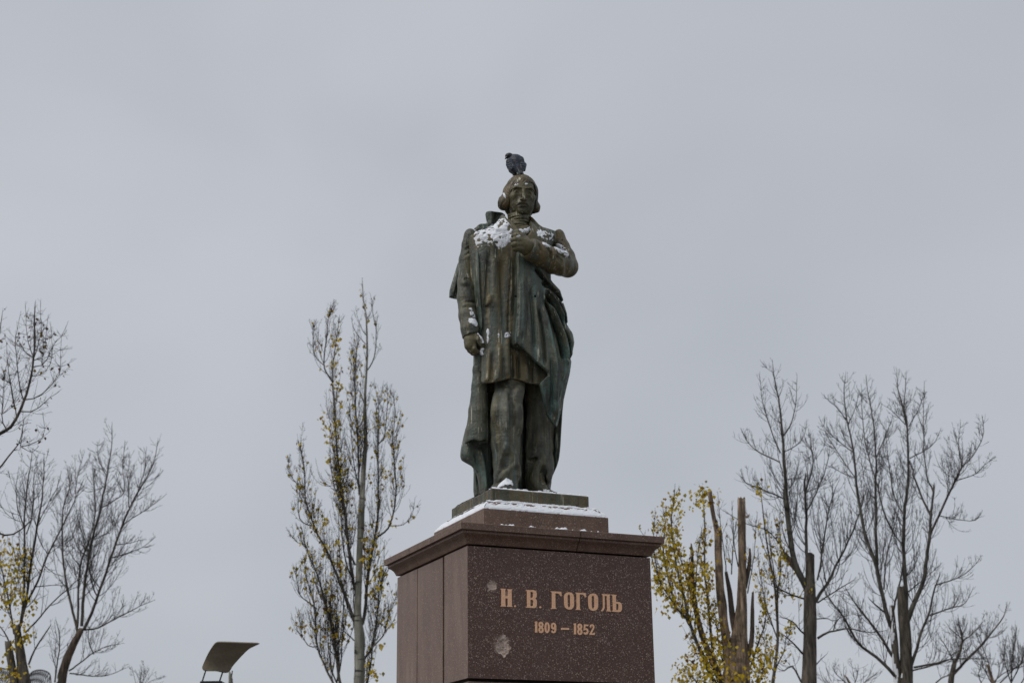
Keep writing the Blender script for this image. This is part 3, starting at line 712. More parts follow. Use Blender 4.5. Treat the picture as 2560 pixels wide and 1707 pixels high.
# stand collar behind the near shoulder
cloak.relief([(1212, 530), (1264, 530), (1268, 556), (1246, 564), (1232, 575), (1212, 578), (1188, 574), (1189, 569), (1194, 565.5), (1211, 563), (1217, 556), (1214, 546)], -0.06, 0.035, 0.03, 0.012, dref=-0.04,
             dmap=lambda X, Z: 0.9 * np.clip(X + 0.12, -0.2, 0.2) * -1.0 * 0.35, folds=[([(1221, 532), (1224, 548), (1222, 572)], 0.02, 0.012), ([(1244, 532), (1240, 550), (1232, 570)], -0.03, 0.03)])
cloak.relief([(1188, 566), (1214, 562), (1216, 580), (1186, 580)], -0.02, 0.05, 0.08, 0.03, dref=0.0, k=0.01)
# cape end hanging behind the arm
cloak.relief([(1150, 640), (1119, 742), (1144, 747.5), (1176, 750), (1180, 640)], -0.17, 0.02, 0.03, 0.01, dref=-0.17, folds=[([(1158, 650), (1140, 744)], -0.02, 0.012), ([(1148, 660), (1130, 742)], 0.012, 0.01)])
# empty sleeve and skirt held in the near hand
cloak.chain([(1194, 848, .07, .018), (1197, 885, .07, .034), (1198, 925, .05, .048), (1198, 965, .04, .056), (1196, 1027, .03, .073), (1193, 1080, .02, .086), (1191, 1102, .02, .090)])
a = P3(1191, 1110, .02)
zc_ = a[2]
w_ = cloak.win((a[0] - .16, -.12, zc_ - .30), (a[0] + .16, .16, zc_ + .10)); X_, D_, Z_ = cloak.ax(w_)
hem = zc_ + 0.012 + 0.10 * (X_ - a[0]) + 0.008 * np.sin(X_ * 60)     # trim the sleeve at its hem, then hollow it
cloak.F[w_] = np.maximum(cloak.F[w_], np.where((D_ > -0.13), hem - Z_, -5))
cloak.cone(P3(1191, 1125, .02), .078, P3(1194, 1066, .02), .058, 0.01, 'cut')
cloak.relief([(1170, 1060), (1163, 1090), (1157, 1118), (1155.7, 1136), (1160, 1147), (1173, 1154.5), (1187, 1162), (1199, 1185), (1206, 1240), (1228, 1240), (1229, 1130), (1222, 1060)], -0.115, 0.065, 0.08, 0.05, dref=-0.08,
             folds=[([(1196, 1120), (1206, 1170), (1212, 1240)], 0.03, 0.02), ([(1184, 1130), (1192, 1160), (1200, 1190)], -0.02, 0.012)], k=0.01)
# bullet holes in the panel
for u, v in ((1338, 741), (1289.5, 741.5)):
    dd = cloak.surf(u, v)
    if dd: cloak.cone(P3(u, v, dd + .02), .008, P3(u, v, dd - .06), .008, 0.004, 'cut')

# ---- near arm
armr = vol(px=(1130, 560, 1210, 860))
armr.chain([(1176, 588, .0, .046), (1171, 612, .0, .050), (1167, 650, .0, .060), (1164.5, 705, .01, .064), (1166, 745, .03, .071), (1169.5, 790, .06, .069), (1175, 822, .085, .069), (1179, 848, .095, .069)])
armr.ell(P3(1175, 594, .0), (.046, .06, .07), 0.02)
p = P3(1177, 838, .095)
w_ = armr.win(p - .16, p + np.array([.16, .16, .05])); X_, D_, Z_ = armr.ax(w_)
armr.F[w_] = np.maximum(armr.F[w_], (p[2] - 0.004 + 0.30 * (X_ - p[0]) + 0.10 * (D_ - p[1])) - Z_)
armr.cone(P3(1180, 872, .10), .058, P3(1176, 812, .08), .050, 0.006, 'cut')
armr.cone(P3(1153, 821, .09), .002, P3(1198, 816, .09), .002, 0.02)
for ln, r in (([(1163, 623), (1172, 619), (1183, 621)], .007), ([(1166, 640), (1174, 633), (1183, 628)], .007), ([(1160, 700), (1170, 700), (1181, 709)], .009), ([(1164, 757), (1175, 754), (1187, 756)], .007), ([(1172, 590), (1170, 610)], .01)):
    armr.groove(ln, r * 1.35, 0.010, 0.25)
armr.ridge([(1166, 645), (1176, 640), (1184, 636)], .012, .02); armr.ridge([(1158, 708), (1170, 710), (1182, 720)], .014, .03); armr.ridge([(1160, 764), (1174, 763), (1188, 766)], .012, .02)

# ---- raised arm
arml = vol(px=(1296, 555, 1460, 720))
arml.chain([(1396, 594, .0, .046), (1404, 618, .02, .064), (1414, 645, .06, .078), (1419, 667, .09, .080)])
arml.chain([(1419, 667, .09, .080), (1402, 660, .16, .092), (1380, 652, .22, .100), (1352, 636, .29, .092), (1330, 625, .33, .084), (1312, 617, .36, .078)], 0.03)
arml.ell(P3(1397, 596, .0), (.045, .065, .075), 0.03)
a, bq = P3(1319, 621, .345), P3(1350, 636, .29)
ndir = (a - bq) / np.linalg.norm(a - bq)
ndir = ndir + np.array([0, 0, 0.25]); ndir /= np.linalg.norm(ndir)
w_ = arml.win(a - .2, a + .2); X_, D_, Z_ = arml.ax(w_)
arml.F[w_] = np.maximum(arml.F[w_], (X_ - a[0]) * ndir[0] + (D_ - a[1]) * ndir[1] + (Z_ - a[2]) * ndir[2])
arml.cone(a + ndir * .05, .066, a - ndir * .035, .055, 0.006, 'cut')
e = P3(1441, 672, .08); w_ = arml.win(e - .2, e + .2); X_, D_, Z_ = arml.ax(w_)
arml.F[w_] = np.maximum(arml.F[w_], ((X_ - e[0]) * 0.97 + (Z_ - e[2]) * 0.2))
for ln, r in (([(1386, 582), (1383, 600), (1384, 618)], .012), ([(1392, 618), (1404, 626), (1416, 629)], .010), ([(1396, 632), (1408, 640), (1424, 642)], .012), ([(1392, 640), (1402, 652), (1410, 662)], .010), ([(1368, 618), (1376, 632), (1374, 650)], .010), ([(1348, 612), (1352, 626)], .008)):
    arml.groove(ln, r * 1.25, 0.012, 0.3)
arml.ridge([(1388, 626), (1402, 636), (1420, 637)], .016, .025); arml.ridge([(1395, 645), (1402, 662), (1404, 684)], .016, .03)
for u, v in ((1405, 601.5), (1404, 610)):
    dd = arml.surf(u, v)
    if dd: arml.cone(P3(u, v, dd + .02), .005, P3(u, v, dd - .04), .005, 0.003, 'cut')

# ---- trousers
legs = vol(px=(1215, 930, 1400, 1250))
legs.chain([(1274, 925, .0, .09), (1269, 965, .06, .098), (1267, 1000, .115, .100), (1265, 1035, .14, .112), (1265.5, 1065, .13, .116), (1264, 1110, .12, .108), (1266, 1160, .12, .098), (1266, 1190, .13, .092), (1266, 1222, .14, .088)])
legs.chain([(1348, 920, -.04, .11), (1352, 980, -.05, .105), (1351, 1060, -.05, .106), (1349, 1120, -.04, .104), (1347, 1170, -.02, .100), (1346, 1200, -.005, .096), (1346, 1230, .01, .092)])
legs.ridge([(1266, 975), (1267, 1040), (1266, 1080), (1266, 1125)], .030, .02, .6)
legs.ridge([(1266, 1112), (1258, 1140), (1247, 1180), (1240, 1218)], .026, .02, .6)
legs.ridge([(1267, 1112), (1280, 1140), (1292, 1170), (1297, 1205)], .026, .02, .6)
legs.ridge([(1288, 1160), (1272, 1174), (1256, 1192), (1250, 1205)], .02, .018, .6)
legs.ridge([(1246, 975), (1240, 1010), (1236, 1050)], .02, .04, .3); legs.ridge([(1290, 965), (1296, 1020), (1297, 1080)], .022, .04, .3)
legs.groove([(1280, 985), (1281, 1030), (1279, 1070)], .014, .03, .5)
legs.groove([(1264, 1140), (1262, 1165)], .012, .03, .7)
legs.ridge([(1300, 952), (1298, 975), (1286, 1010)], .03, .04, .4)
legs.ridge([(1366, 1130), (1350, 1160), (1336, 1190), (1340, 1212), (1356, 1226)], .026, .035, .4); legs.ridge([(1378, 1140), (1374, 1175), (1364, 1210)], .022, .03, .4)
legs.groove([(1360, 1170), (1356, 1192), (1362, 1208)], .012, .03, .6); legs.ridge([(1345, 1000), (1350, 1060), (1346, 1110)], .02, .05, .25)
legs.groove([(1318, 1150), (1332, 1152), (1340, 1146)], .008, .02, .5)
zc_ = ZF + 0.035
for u0, u1, zc2 in ((1225, 1304, ZF + .055), (1312, 1392, ZF + .03)):
    x0, x1 = float(S(u0, 1210, .13)[0]), float(S(u1, 1210, .13)[0])
    w_ = legs.win((x0, -.4, ZF - .2), (x1, .5, zc2 + .05)); X_, D_, Z_ = legs.ax(w_)
    rise = 0.05 * np.clip((D_ - 0.15) / 0.08, 0, 1) if u0 < 1300 else 0.0 * D_
    legs.F[w_] = np.maximum(legs.F[w_], zc2 + rise - Z_ - 0.05)

# ---- shoes
shoe_r = vol(px=(1225, 1170, 1310, 1245)); q = P3(1263, 1215, .27)
shoe_r.cone((q[0], .12, ZF + .055), .060, (q[0] - .005, .275, ZF + .035), .055, 0.02); shoe_r.ell((q[0] - .004, .30, ZF + .030), (.058, .06, .034), .02)
shoe_r.F = np.maximum(shoe_r.F, (ZF + .001) - shoe_r.z[None, None, :])
shoe_l = vol(px=(1320, 1180, 1420, 1250)); q0 = P3(1350, 1222, .10); q1 = P3(1388, 1230, .17)
shoe_l.cone((q0[0], .02, ZF + .05), .058, (q0[0] + .05, .12, ZF + .036), .05, 0.02); shoe_l.cone((q0[0] + .05, .12, ZF + .036), .05, (q1[0], .19, ZF + .022), .030, 0.02)
shoe_l.F = np.maximum(shoe_l.F, (ZF + .001) - shoe_l.z[None, None, :])

# ---- body: head, neck, trunk, limbs and hands as one skin
HC = P3(1303.5, 488.5, 0.06)
yaw, tilt, roll_ = math.radians(12), math.radians(12), math.radians(-1.5)
Ry = np.array([[math.cos(yaw), math.sin(yaw), 0], [-math.sin(yaw), math.cos(yaw), 0], [0, 0, 1]])     # rows: local x, fwd, up in (x, d, z)
Rt = np.array([[1, 0, 0], [0, math.cos(tilt), -math.sin(tilt)], [0, math.sin(tilt), math.cos(tilt)]])
Rr = np.array([[math.cos(roll_), 0, math.sin(roll_)], [0, 1, 0], [-math.sin(roll_), 0, math.cos(roll_)]])
HR = Rr @ Rt @ Ry
HS = 1.0
def hl(x, y, z): return HC + HR.T @ (np.array([x, y, z]) * HS)
zhead = np.concatenate([np.arange(4.0, 5.2, .008), np.arange(5.2, 5.6, .0042), np.arange(5.6, 5.95, .008), np.arange(5.95, 6.84, .0036)])
body = Vol(np.arange(-.50, .48, .0045), np.arange(-.26, .50, .0045), zhead)
def hc(a, ra, b_, rb, k=.012, op='add'): body.cone(hl(*a), ra * HS, hl(*b_), rb * HS, k, op)
def he(c, r, k=.02, op='add'): body.ell(hl(*c), np.array(r) * HS, k, op, HR.T)
he((0, -.030, .030), (.114, .138, .135), .0)
he((0, .028, -.055), (.102, .090, .120), .03)
he((0, .072, -.128), (.046, .042, .042), .035)
he((0, .098, -.147), (.022, .018, .018), .018)
for s_ in (-1, 1):
    he((s_ * .055, .034, -.096), (.032, .046, .044), .04)           # jaw
    he((s_ * .070, .064, -.028), (.034, .032, .028), .03)           # cheekbone
    he((s_ * .055, .132, .004), (.038, .036, .026), .010, 'cut')    # eye socket
    hc((s_ * .092, .080, .026), .006, (s_ * .060, .106, .043), .0075, .010); hc((s_ * .060, .106, .043), .0075, (s_ * .020, .113, .038), .0075, .010)   # brow
    he((s_ * .054, .082, .000), (.024, .024, .021), .002)          # eyeball
    hc((s_ * .082, .080, -.002), .005, (s_ * .055, .103, .015), .006, .003); hc((s_ * .055, .103, .015), .006, (s_ * .028, .096, -.004), .005, .003)
    hc((s_ * .082, .080, -.004), .0045, (s_ * .055, .100, -.018), .005, .003); hc((s_ * .055, .100, -.018), .005, (s_ * .028, .096, -.006), .0045, .003)
    he((s_ * .053, .103, -.001), (.007, .006, .007), .003, 'cut')
    he((s_ * .044, .114, -.046), (.016, .014, .020), .03, 'cut')   # beside the nose
hc((0, .108, .034), .012, (0, .136, -.018), .0115, .012); hc((0, .136, -.018), .0115, (0, .156, -.056), .0150, .008)
for s_ in (-1, 1):
    he((s_ * .019, .136, -.061), (.012, .016, .011), .006)
    he((s_ * .011, .148, -.071), (.006, .009, .006), .004, 'cut')
    hc((s_ * .003, .132, -.079), .0075, (s_ * .028, .123, -.085), .008, .005); hc((s_ * .028, .123, -.085), .008, (s_ * .048, .106, -.101), .004, .005)   # moustache
he((0, .112, -.098), (.034, .016, .012), .012)
hc((-.028, .126, -.0985), .0035, (.028, .126, -.0985), .0035, .003, 'cut')
hc((-.020, .117, -.109), .0085, (.020, .117, -.109), .0085, .007)
hc((-.018, .121, -.125), .005, (.018, .121, -.125), .005, .014, 'cut')
hc((0, -.03, -.10), .078, (0, -.055, -.30), .086, .04)
# trunk and limbs inside the clothes
for pts in ([(1300, 575, -.0, .085), (1290, 640, 0, .12), (1290, 760, 0, .12), (1300, 900, .02, .12)], [(1282, 900, .03, .08), (1267, 1035, .12, .07), (1266, 1190, .12, .055), (1264, 1212, .2, .035)], [(1330, 900, .0, .08), (1350, 1060, -.05, .07), (1346, 1200, .0, .05), (1360, 1224, .1, .03)],
            [(1270, 590, -.02, .06), (1180, 600, 0, .036), (1166, 705, .01, .042), (1172, 800, .07, .040), (1178, 838, .095, .042)], [(1320, 590, -.02, .06), (1394, 606, .01, .036), (1416, 660, .08, .05), (1350, 636, .29, .055), (1318, 620, .35, .052)]):
    body.chain(pts, 0.03)
# near hand, closing on the gathered cloth
def hand(pts, k=.008):
    for a, b_ in zip(pts[:-1], pts[1:]): body.cone(P3(*a[:3]), a[3], P3(*b_[:3]), b_[3], k)
hand([(1179, 836, .095, .044), (1178, 852, .105, .046), (1178, 866, .11, .040)], .02)
hand([(1171, 846, .10, .034), (1172, 864, .11, .034)], .02)
for i, (u, v, d) in enumerate(((1184, 866, .135), (1179, 870, .115), (1175, 872, .090), (1172, 870, .062))):
    hand([(u, v - 6, d - .01, .021), (u + 2, v + 6, d + .005, .019), (u + 7, v + 13 - i, d - .012, .018), (u + 13, v + 12 - i, d - .02, .016)], .006)
hand([(1188, 838, .130, .024), (1196, 848, .150, .022), (1202, 858, .150, .021), (1206, 869, .135, .017)], .008)
# raised hand, gathered at the breast
hand([(1319, 621, .345, .060), (1306, 611, .375, .060), (1297, 603, .385, .052)], .02)
hand([(1306, 598, .375, .036), (1296, 594, .39, .034)], .02)
for i, (u, v, d) in enumerate(((1289, 588, .405), (1287, 599, .412), (1288, 610, .408), (1292, 620, .395))):
    hand([(u + 12, v + 1, d + .005, .024), (u + 1, v, d + .018, .0215), (u - 5, v + 2, d - .008, .019), (u - 1, v + 6, d - .035, .017)], .006)
hand([(1313, 600, .375, .030), (1304, 587, .395, .026), (1294, 580, .40, .023), (1284, 581, .39, .019)], .010)

# ---- hair
hair = Vol(np.arange(-.24, .24, .0036), np.arange(-.2, .26, .0036), np.arange(6.2, 6.86, .0036))
X_, D_, Z_ = hair.x[:, None, None] - HC[0], hair.d[None, :, None] - HC[1], hair.z[None, None, :] - HC[2]
lx, ly, lz = [(HR[i, 0] * X_ + HR[i, 1] * D_ + HR[i, 2] * Z_) / HS for i in range(3)]
def hre(c, r, k, op='add'): hair.ell(hl(*c), np.array(r) * HS, k, op, HR.T)
hre((0.002, -.044, .046), (.125, .147, .134), 0)
hre((-.112, -.012, -.030), (.042, .080, .090), .05); hre((-.142, .002, -.072), (.046, .064, .058), .03)
hre((.104, -.030, -.030), (.028, .080, .090), .05); hre((.126, -.026, -.088), (.034, .056, .042), .02)
hre((0, -.11, -.07), (.125, .075, .11), .05)
hx = np.array([-.22, -.108, -.094, -.060, .008, .05, .088, .104, .113, .22]); hz = np.array([-.40, -.16, .015, .055, .084, .094, .098, .07, -.16, -.40])
line = np.interp(lx, hx, hz)
rem = np.maximum(0.014 - ly, lz - line); rem = np.maximum(rem, np.abs(lx - 0.003) - .110)
hair.F = np.maximum(hair.F, -rem.astype(np.float32))
th = np.arctan2(lx - .01, ly + .03) + .5 * lz + .25 * np.sin(lz * 30)
th = th + 1.6 * np.clip(-lz, 0, .2) * np.sign(lx)
strand = (np.sin(th * 31) * .0014 + np.sin(th * 57 + 1.5 * np.sin(lz * 22)) * .0012 + np.sin(th * 13 + 1) * .0014) * np.clip((.17 - lz) * 12, 0, 1)
hair.F = hair.F + strand.astype(np.float32)

# ---- cravat wound round the neck
crv = Vol(np.arange(-.2, .22, .0045), np.arange(-.18, .28, .0045), np.arange(6.04, 6.52, .0045))
nk0 = hl(0, .0, -.10)
for i in range(8):
    z_ = HC[2] - .165 - .0175 * i; rr = .092 - .001 * i - (.003 if i % 2 else 0); yc = .058 + .002 * i
    cxx = HC[0] - .008 - .003 * i
    w_ = crv.win((cxx - .2, -.2, z_ - .05), (cxx + .2, .3, z_ + .05)); X_, D_, Z_ = crv.ax(w_)
    an = np.arctan2(D_ - (yc - .04), X_ - cxx)
    zz = Z_ - z_ - .006 * np.sin(an * 2 + i * 1.7) + .16 * (D_ - yc)*0.25
    rad = np.hypot(X_ - cxx, (D_ - (yc - .04)) * 0.92)
    f = np.sqrt(np.clip(rad - (rr - .016), 0, None) ** 2 + (zz * 1.3) ** 2) - .016
    crv.put(w_, f.astype(np.float32), .004)
crv.relief([(1272, 562), (1290, 566), (1326, 560), (1322, 590), (1292, 592)], 0.13, .05, .1, .05, dref=.15, k=.02)

allv = []
def fin(name, v, m, parent=statue, h=None):
    o = solid(name, v, m, parent); allv.append(v); return o
b_obj = fin('body', body, B_SKIN)
hair_o = fin('hair', hair, B_HAIR, b_obj)
fin('cravat', crv, B_SKIN)
fin('frock_coat', coat, B_COAT)
fin('overcoat', cloak, B_CLOAK)
fin('sleeve', armr, B_SLEEVE); fin('sleeve', arml, B_ARM)
fin('trousers', legs, B_LEG)
fin('shoe', shoe_r, B_LEG); fin('shoe', shoe_l, B_LEG)

# bronze base plate
bp = box_uvz('base_plate', B1, WP - B1, B1, DP - B1, ZS2 - 0.012, ZB2, B_BASE, statue, 0.010)

# ------------------------------------------------------------------ snow lying on bronze and stone
SV, SF = [], []; _n = 0
def snow_add(V, F):
    global _n
    V = np.asarray(V, float).reshape(-1, 3); F = np.asarray(F)
    SV.append(V); SF.extend((F + _n).tolist()); _n += len(V)
def noise3(x, y, z, seed):
    T = np.random.RandomState(seed).rand(32, 32, 32).astype(np.float32)
    xi, yi, zi = [np.floor(q).astype(int) for q in (x, y, z)]; fx, fy, fz = x - xi, y - yi, z - zi
    fx, fy, fz = [q * q * (3 - 2 * q) for q in (fx, fy, fz)]; o = 0
    for i in (0, 1):
        for j in (0, 1):
            for k in (0, 1):
                o = o + T[(xi + i) % 32, (yi + j) % 32, (zi + k) % 32] * (fx if i else 1 - fx) * (fy if j else 1 - fy) * (fz if k else 1 - fz)
    return o
def to_px(p):
    q = p - CAM; dd = q @ FW; return PW / 2 + FPX * (q @ RT) / dd, PH / 2 - FPX * (q @ UP) / dd
def snow_on(vols, poly, thick=0.016, thr=0.5, scale=38, seed=1, aniso=(1, 1, 1.0), grow=0.02, dmin=-0.1, h=0.0045, drange=(-.1, .5)):
    """snow sticking to the bronze inside one patch: a thin uneven skin over the solid"""
    pp = np.array(poly, float); xs_ = [S(u, v, d) for u, v in pp for d in drange]
    x0, x1 = min(float(a[0]) for a in xs_), max(float(a[0]) for a in xs_); z0, z1 = min(float(a[1]) for a in xs_), max(float(a[1]) for a in xs_)
    xs = np.arange(x0 - .02, x1 + .02, h); ds = np.arange(drange[0], drange[1] + .03, h); zs = np.arange(z0 - .02, z1 + .02, h)
    X, D, Z = np.meshgrid(xs, ds, zs, indexing='ij'); F = np.full(X.shape, 5.0, np.float32)
    for v in vols:
        def ix(a, q): return np.interp(q, a, np.arange(len(a)))
        fi, fj, fk = ix(v.x, xs), ix(v.d, ds), ix(v.z, zs)
        out = np.ones(X.shape, bool)
        i0, j0, k0 = [np.clip(q.astype(int), 0, n - 2) for q, n in zip((fi, fj, fk), v.F.shape)]
        tx, ty, tz = (fi - i0)[:, None, None], (fj - j0)[None, :, None], (fk - k0)[None, None, :]
        G = 0
        for a in (0, 1):
            for b_ in (0, 1):
                for c in (0, 1):
                    G = G + v.F[np.ix_(i0 + a, j0 + b_, k0 + c)] * (tx if a else 1 - tx) * (ty if b_ else 1 - ty) * (tz if c else 1 - tz)
        ob = ((xs < v.x[0]) | (xs > v.x[-1]))[:, None, None] | ((ds < v.d[0]) | (ds > v.d[-1]))[None, :, None] | ((zs < v.z[0]) | (zs > v.z[-1]))[None, None, :]
        F = np.minimum(F, np.where(ob, 5.0, G))
    Wd = SCEN + X[..., None] * SX + D[..., None] * SN + Z[..., None] * EZ
    u, v_ = to_px(Wd.reshape(-1, 3)); sd_ = sdpoly(u, v_, pp).reshape(X.shape) * 0.0031      # metres inside the patch
    n = 0.66 * noise3(X * scale * aniso[0], D * scale, Z * scale * aniso[2], seed) + 0.34 * noise3(X * scale * 2.7 * aniso[0], D * scale * 2.7, Z * scale * 2.7 * aniso[2], seed + 1)
    edge = np.clip(-sd_ / grow, -1.2, 1)
    tk = thick * np.clip((n - thr) * 3.2 + edge * 0.55, -1.5, 1)
    f = (F - tk).astype(np.float32)
    f = np.maximum(f, (-F - 0.012)); f = np.maximum(f, sd_ - 0.016 + 0.045 * np.clip(n - .25, 0, 1))
    V, Q = nets(f, xs, ds, zs)
    if len(V): snow_add(SCEN + V[:, :1] * SX + V[:, 1:2] * SN + V[:, 2:3] * EZ, Q[:, ::-1])
bodyv = [coat, cloak]
snow_on(bodyv, [(1184, 575), (1215, 572), (1232, 560), (1250, 548), (1262, 545), (1275, 560), (1283, 578), (1283, 604), (1272, 608), (1258, 620), (1246, 622), (1236, 608), (1224, 616), (1212, 606), (1204, 618), (1194, 620), (1186, 602)],
        0.006, 0.46, 50, 3, (0.9, 1, 1.0), .11)
snow_on([coat], [(1338, 572), (1360, 572), (1386, 584), (1384, 604), (1372, 604), (1350, 598), (1342, 590)], 0.005, 0.62, 66, 11, (1.2, 1, 0.9), .02)
snow_on([arml, coat], [(1355, 604), (1364, 607), (1378, 616), (1372, 620), (1358, 616)], 0.008, 0.48, 60, 14, (1, 1, 1), .012)
snow_on([arml], [(1382, 616), (1390, 606), (1402, 610), (1412, 618), (1422, 632), (1424, 640), (1414, 646), (1404, 636), (1392, 630)], 0.006, 0.50, 60, 17, (0.6, 1, 1.6), .025)
snow_on([crv, coat, body], [(1294, 574), (1316, 572), (1325, 566), (1327, 574), (1318, 585), (1306, 580)], 0.007, 0.40, 50, 19, (.6, 1, 1.6), .012)
snow_on([body], [(1291, 588), (1300, 587), (1302, 592), (1292, 593)], 0.005, 0.42, 50, 21)
snow_on([armr], [(1171, 770), (1180, 768), (1187, 785), (1190, 795), (1176, 792)], 0.007, 0.52, 80, 23, (1, 1, 1.2), .015)
snow_on([armr], [(1171, 797), (1186, 796), (1193, 808), (1195, 820), (1188, 812), (1172, 806)], 0.008, 0.28, 40, 25, grow=.008)
snow_on([body], [(1191, 828), (1199, 836), (1209, 842), (1210, 856), (1206, 858), (1200, 842), (1192, 834)], 0.008, 0.34, 40, 27, grow=.01)
snow_on([cloak, coat, body], [(1201, 873), (1209, 870), (1208, 886), (1204, 889), (1200, 884)], 0.010, 0.34, 40, 29, grow=.01)
snow_on([coat], [(1213, 822), (1228, 812), (1226, 850), (1216, 868)], 0.009, 0.66, 60, 31, (1.4, 1, .6), .02)
snow_on([coat], [(1240, 820), (1250, 806), (1250, 850), (1240, 856)], 0.009, 0.66, 60, 33, (1.4, 1, .6), .02)
snow_on([coat], [(1259, 832), (1278, 828), (1276, 842), (1262, 848)], 0.007, 0.54, 75, 35, grow=.012)
snow_on([hair], [(1256, 482), (1263, 484), (1264, 496), (1258, 490)], 0.005, 0.42, 60, 37, grow=.01)
snow_on([body, hair], [(1286, 462), (1297, 458.5), (1297, 460), (1288, 464)], 0.004, 0.35, 60, 41, grow=.008)
snow_on([body], [(1312, 459), (1318, 457.5), (1319, 460), (1313, 461.5)], 0.004, 0.35, 60, 43, grow=.008)
snow_on([shoe_r, legs], [(1242, 1218), (1254, 1206), (1266, 1196), (1282, 1201), (1282, 1212), (1262, 1210), (1250, 1216)], 0.009, 0.26, 36, 45, grow=.01)
snow_on([shoe_l], [(1358, 1222), (1374, 1226), (1372, 1230), (1358, 1228)], 0.010, 0.35, 50, 47, grow=.01)

def snow_patch(o, a, b_, n, na, nb, hf):
    """an uneven sheet of snow on a flat ledge: o + s*a + t*b, thickness hf(s, t)"""
    s_, t_ = np.meshgrid(np.linspace(0, 1, na), np.linspace(0, 1, nb), indexing='ij'); h_ = hf(s_, t_)
    V = o + s_[..., None] * a + t_[..., None] * b_ + h_[..., None] * n
    i = np.arange(na * nb).reshape(na, nb); Fq = np.stack([i[:-1, :-1], i[1:, :-1], i[1:, 1:], i[:-1, 1:]], -1).reshape(-1, 4)
    hh = np.maximum.reduce([h_[:-1, :-1], h_[1:, :-1], h_[1:, 1:], h_[:-1, 1:]]).ravel(); Fq = Fq[hh > 0.0005]
    if len(Fq): snow_add(V.reshape(-1, 3), Fq)
# sloped shoulders of the cap
c2 = CH; sl = np.array([0, 0, ZS2 - ZS1])
w1 = WP - 2 * ST
def hb_front(s, t):
    q = fbm2(s * 30, t * 5 + 3, 5); fine_ = fbm2(s * 90, t * 20, 15)
    return np.where(t < 0.04, 0.001, 0.008 * np.clip(0.80 - np.abs(t - 0.34) * 1.75 + (q - 0.5) * 1.6 + (fine_ - 0.5) * 0.8 * (t > .45) + 0.32, -1, 1) * np.clip(t * 8 + 0.25, 0, 1)) - 0.0012
o_ = pl(ST, ST, ZS1) ; a_ = (w1) * E1; b_ = CH * E2 + sl
nrm = np.array(EZ * CH - E2 * (ZS2 - ZS1)); nrm /= np.linalg.norm(nrm)
def warp(hf, cin):   # narrow the far row so that the strip follows the mitre
    return hf
def mitre_patch(p00, p10, p01, p11, n, na, nb, hf):
    s_, t_ = np.meshgrid(np.linspace(0, 1, na), np.linspace(0, 1, nb), indexing='ij'); h_ = hf(s_, t_)
    V = ((1 - s_) * (1 - t_))[..., None] * p00 + (s_ * (1 - t_))[..., None] * p10 + ((1 - s_) * t_)[..., None] * p01 + (s_ * t_)[..., None] * p11 + h_[..., None] * n
    i = np.arange(na * nb).reshape(na, nb); Fq = np.stack([i[:-1, :-1], i[1:, :-1], i[1:, 1:], i[:-1, 1:]], -1).reshape(-1, 4)
    hh = np.maximum.reduce([h_[:-1, :-1], h_[1:, :-1], h_[1:, 1:], h_[:-1, 1:]]).ravel(); Fq = Fq[hh > 0.0005]
    if len(Fq): snow_add(V.reshape(-1, 3), Fq)
mitre_patch(pl(ST, ST, ZS1), pl(WP - ST, ST, ZS1), pl(ST + CH, ST + CH, ZS2), pl(WP - ST - CH, ST + CH, ZS2), nrm, 300, 26, hb_front)
nl = np.array(EZ * CH - E1 * (ZS2 - ZS1)); nl /= np.linalg.norm(nl)
mitre_patch(pl(ST, DP - ST, ZS1), pl(ST, ST, ZS1), pl(ST + CH, DP - ST - CH, ZS2), pl(ST + CH, ST + CH, ZS2), nl, 260, 26, lambda s, t: hb_front(s * 0.9 + 3, t * 0.75))
# level ledges: cap top round the base plate, cornice top, base plate top
def ledge(u0, u1, v0, v1, z, th, seed, along, dens=1.0, na=220, nb=30):
    def hf(s, t):
        q = fbm2(s * along, t * 4 + 1, seed); return th * np.clip((q - 0.5) * 2.4 + dens * 0.5 + 0.3, -0.2, 1.2) * np.clip(np.minimum(t, 1 - t) * 10, 0, 1) - 0.001
    snow_patch(pl(u0, v0, z), (u1 - u0) * E1, (v1 - v0) * E2, EZ, na, nb, hf)
ledge(ST + CH + .004, WP - ST - CH, ST + CH + .002, B1 - .002, ZS2, 0.016, 51, 22)
ledge(ST + CH + .002, B1 - .002, ST + CH, DP - ST - CH, ZS2, 0.014, 53, 6, na=60, nb=120)
ledge(ST - .02, WP - ST + .03, ST - 0.13, ST - .001, ZC + .002, 0.043, 55, 26, 0.50)
ledge(ST - .10, ST - .002, 0.3, DP - .25, ZC + .002, 0.03, 57, 5, 0.9, 50, 200)
ledge(B1 + .01, WP - B1 - .005, B1 + .004, B1 + .09, ZB2, 0.013, 59, 30, 0.75)
ledge(B1 + .006, B1 + .10, B1 + .006, DP - B1 - .02, ZB2, 0.010, 61, 4, 0.4, 40, 120)
snow_o = mk('snow', np.vstack(SV), SF, SNOW)
tag(snow_o, 'thin fresh snow lying on the bronze figure and the granite ledges', 'snow', kind='stuff')

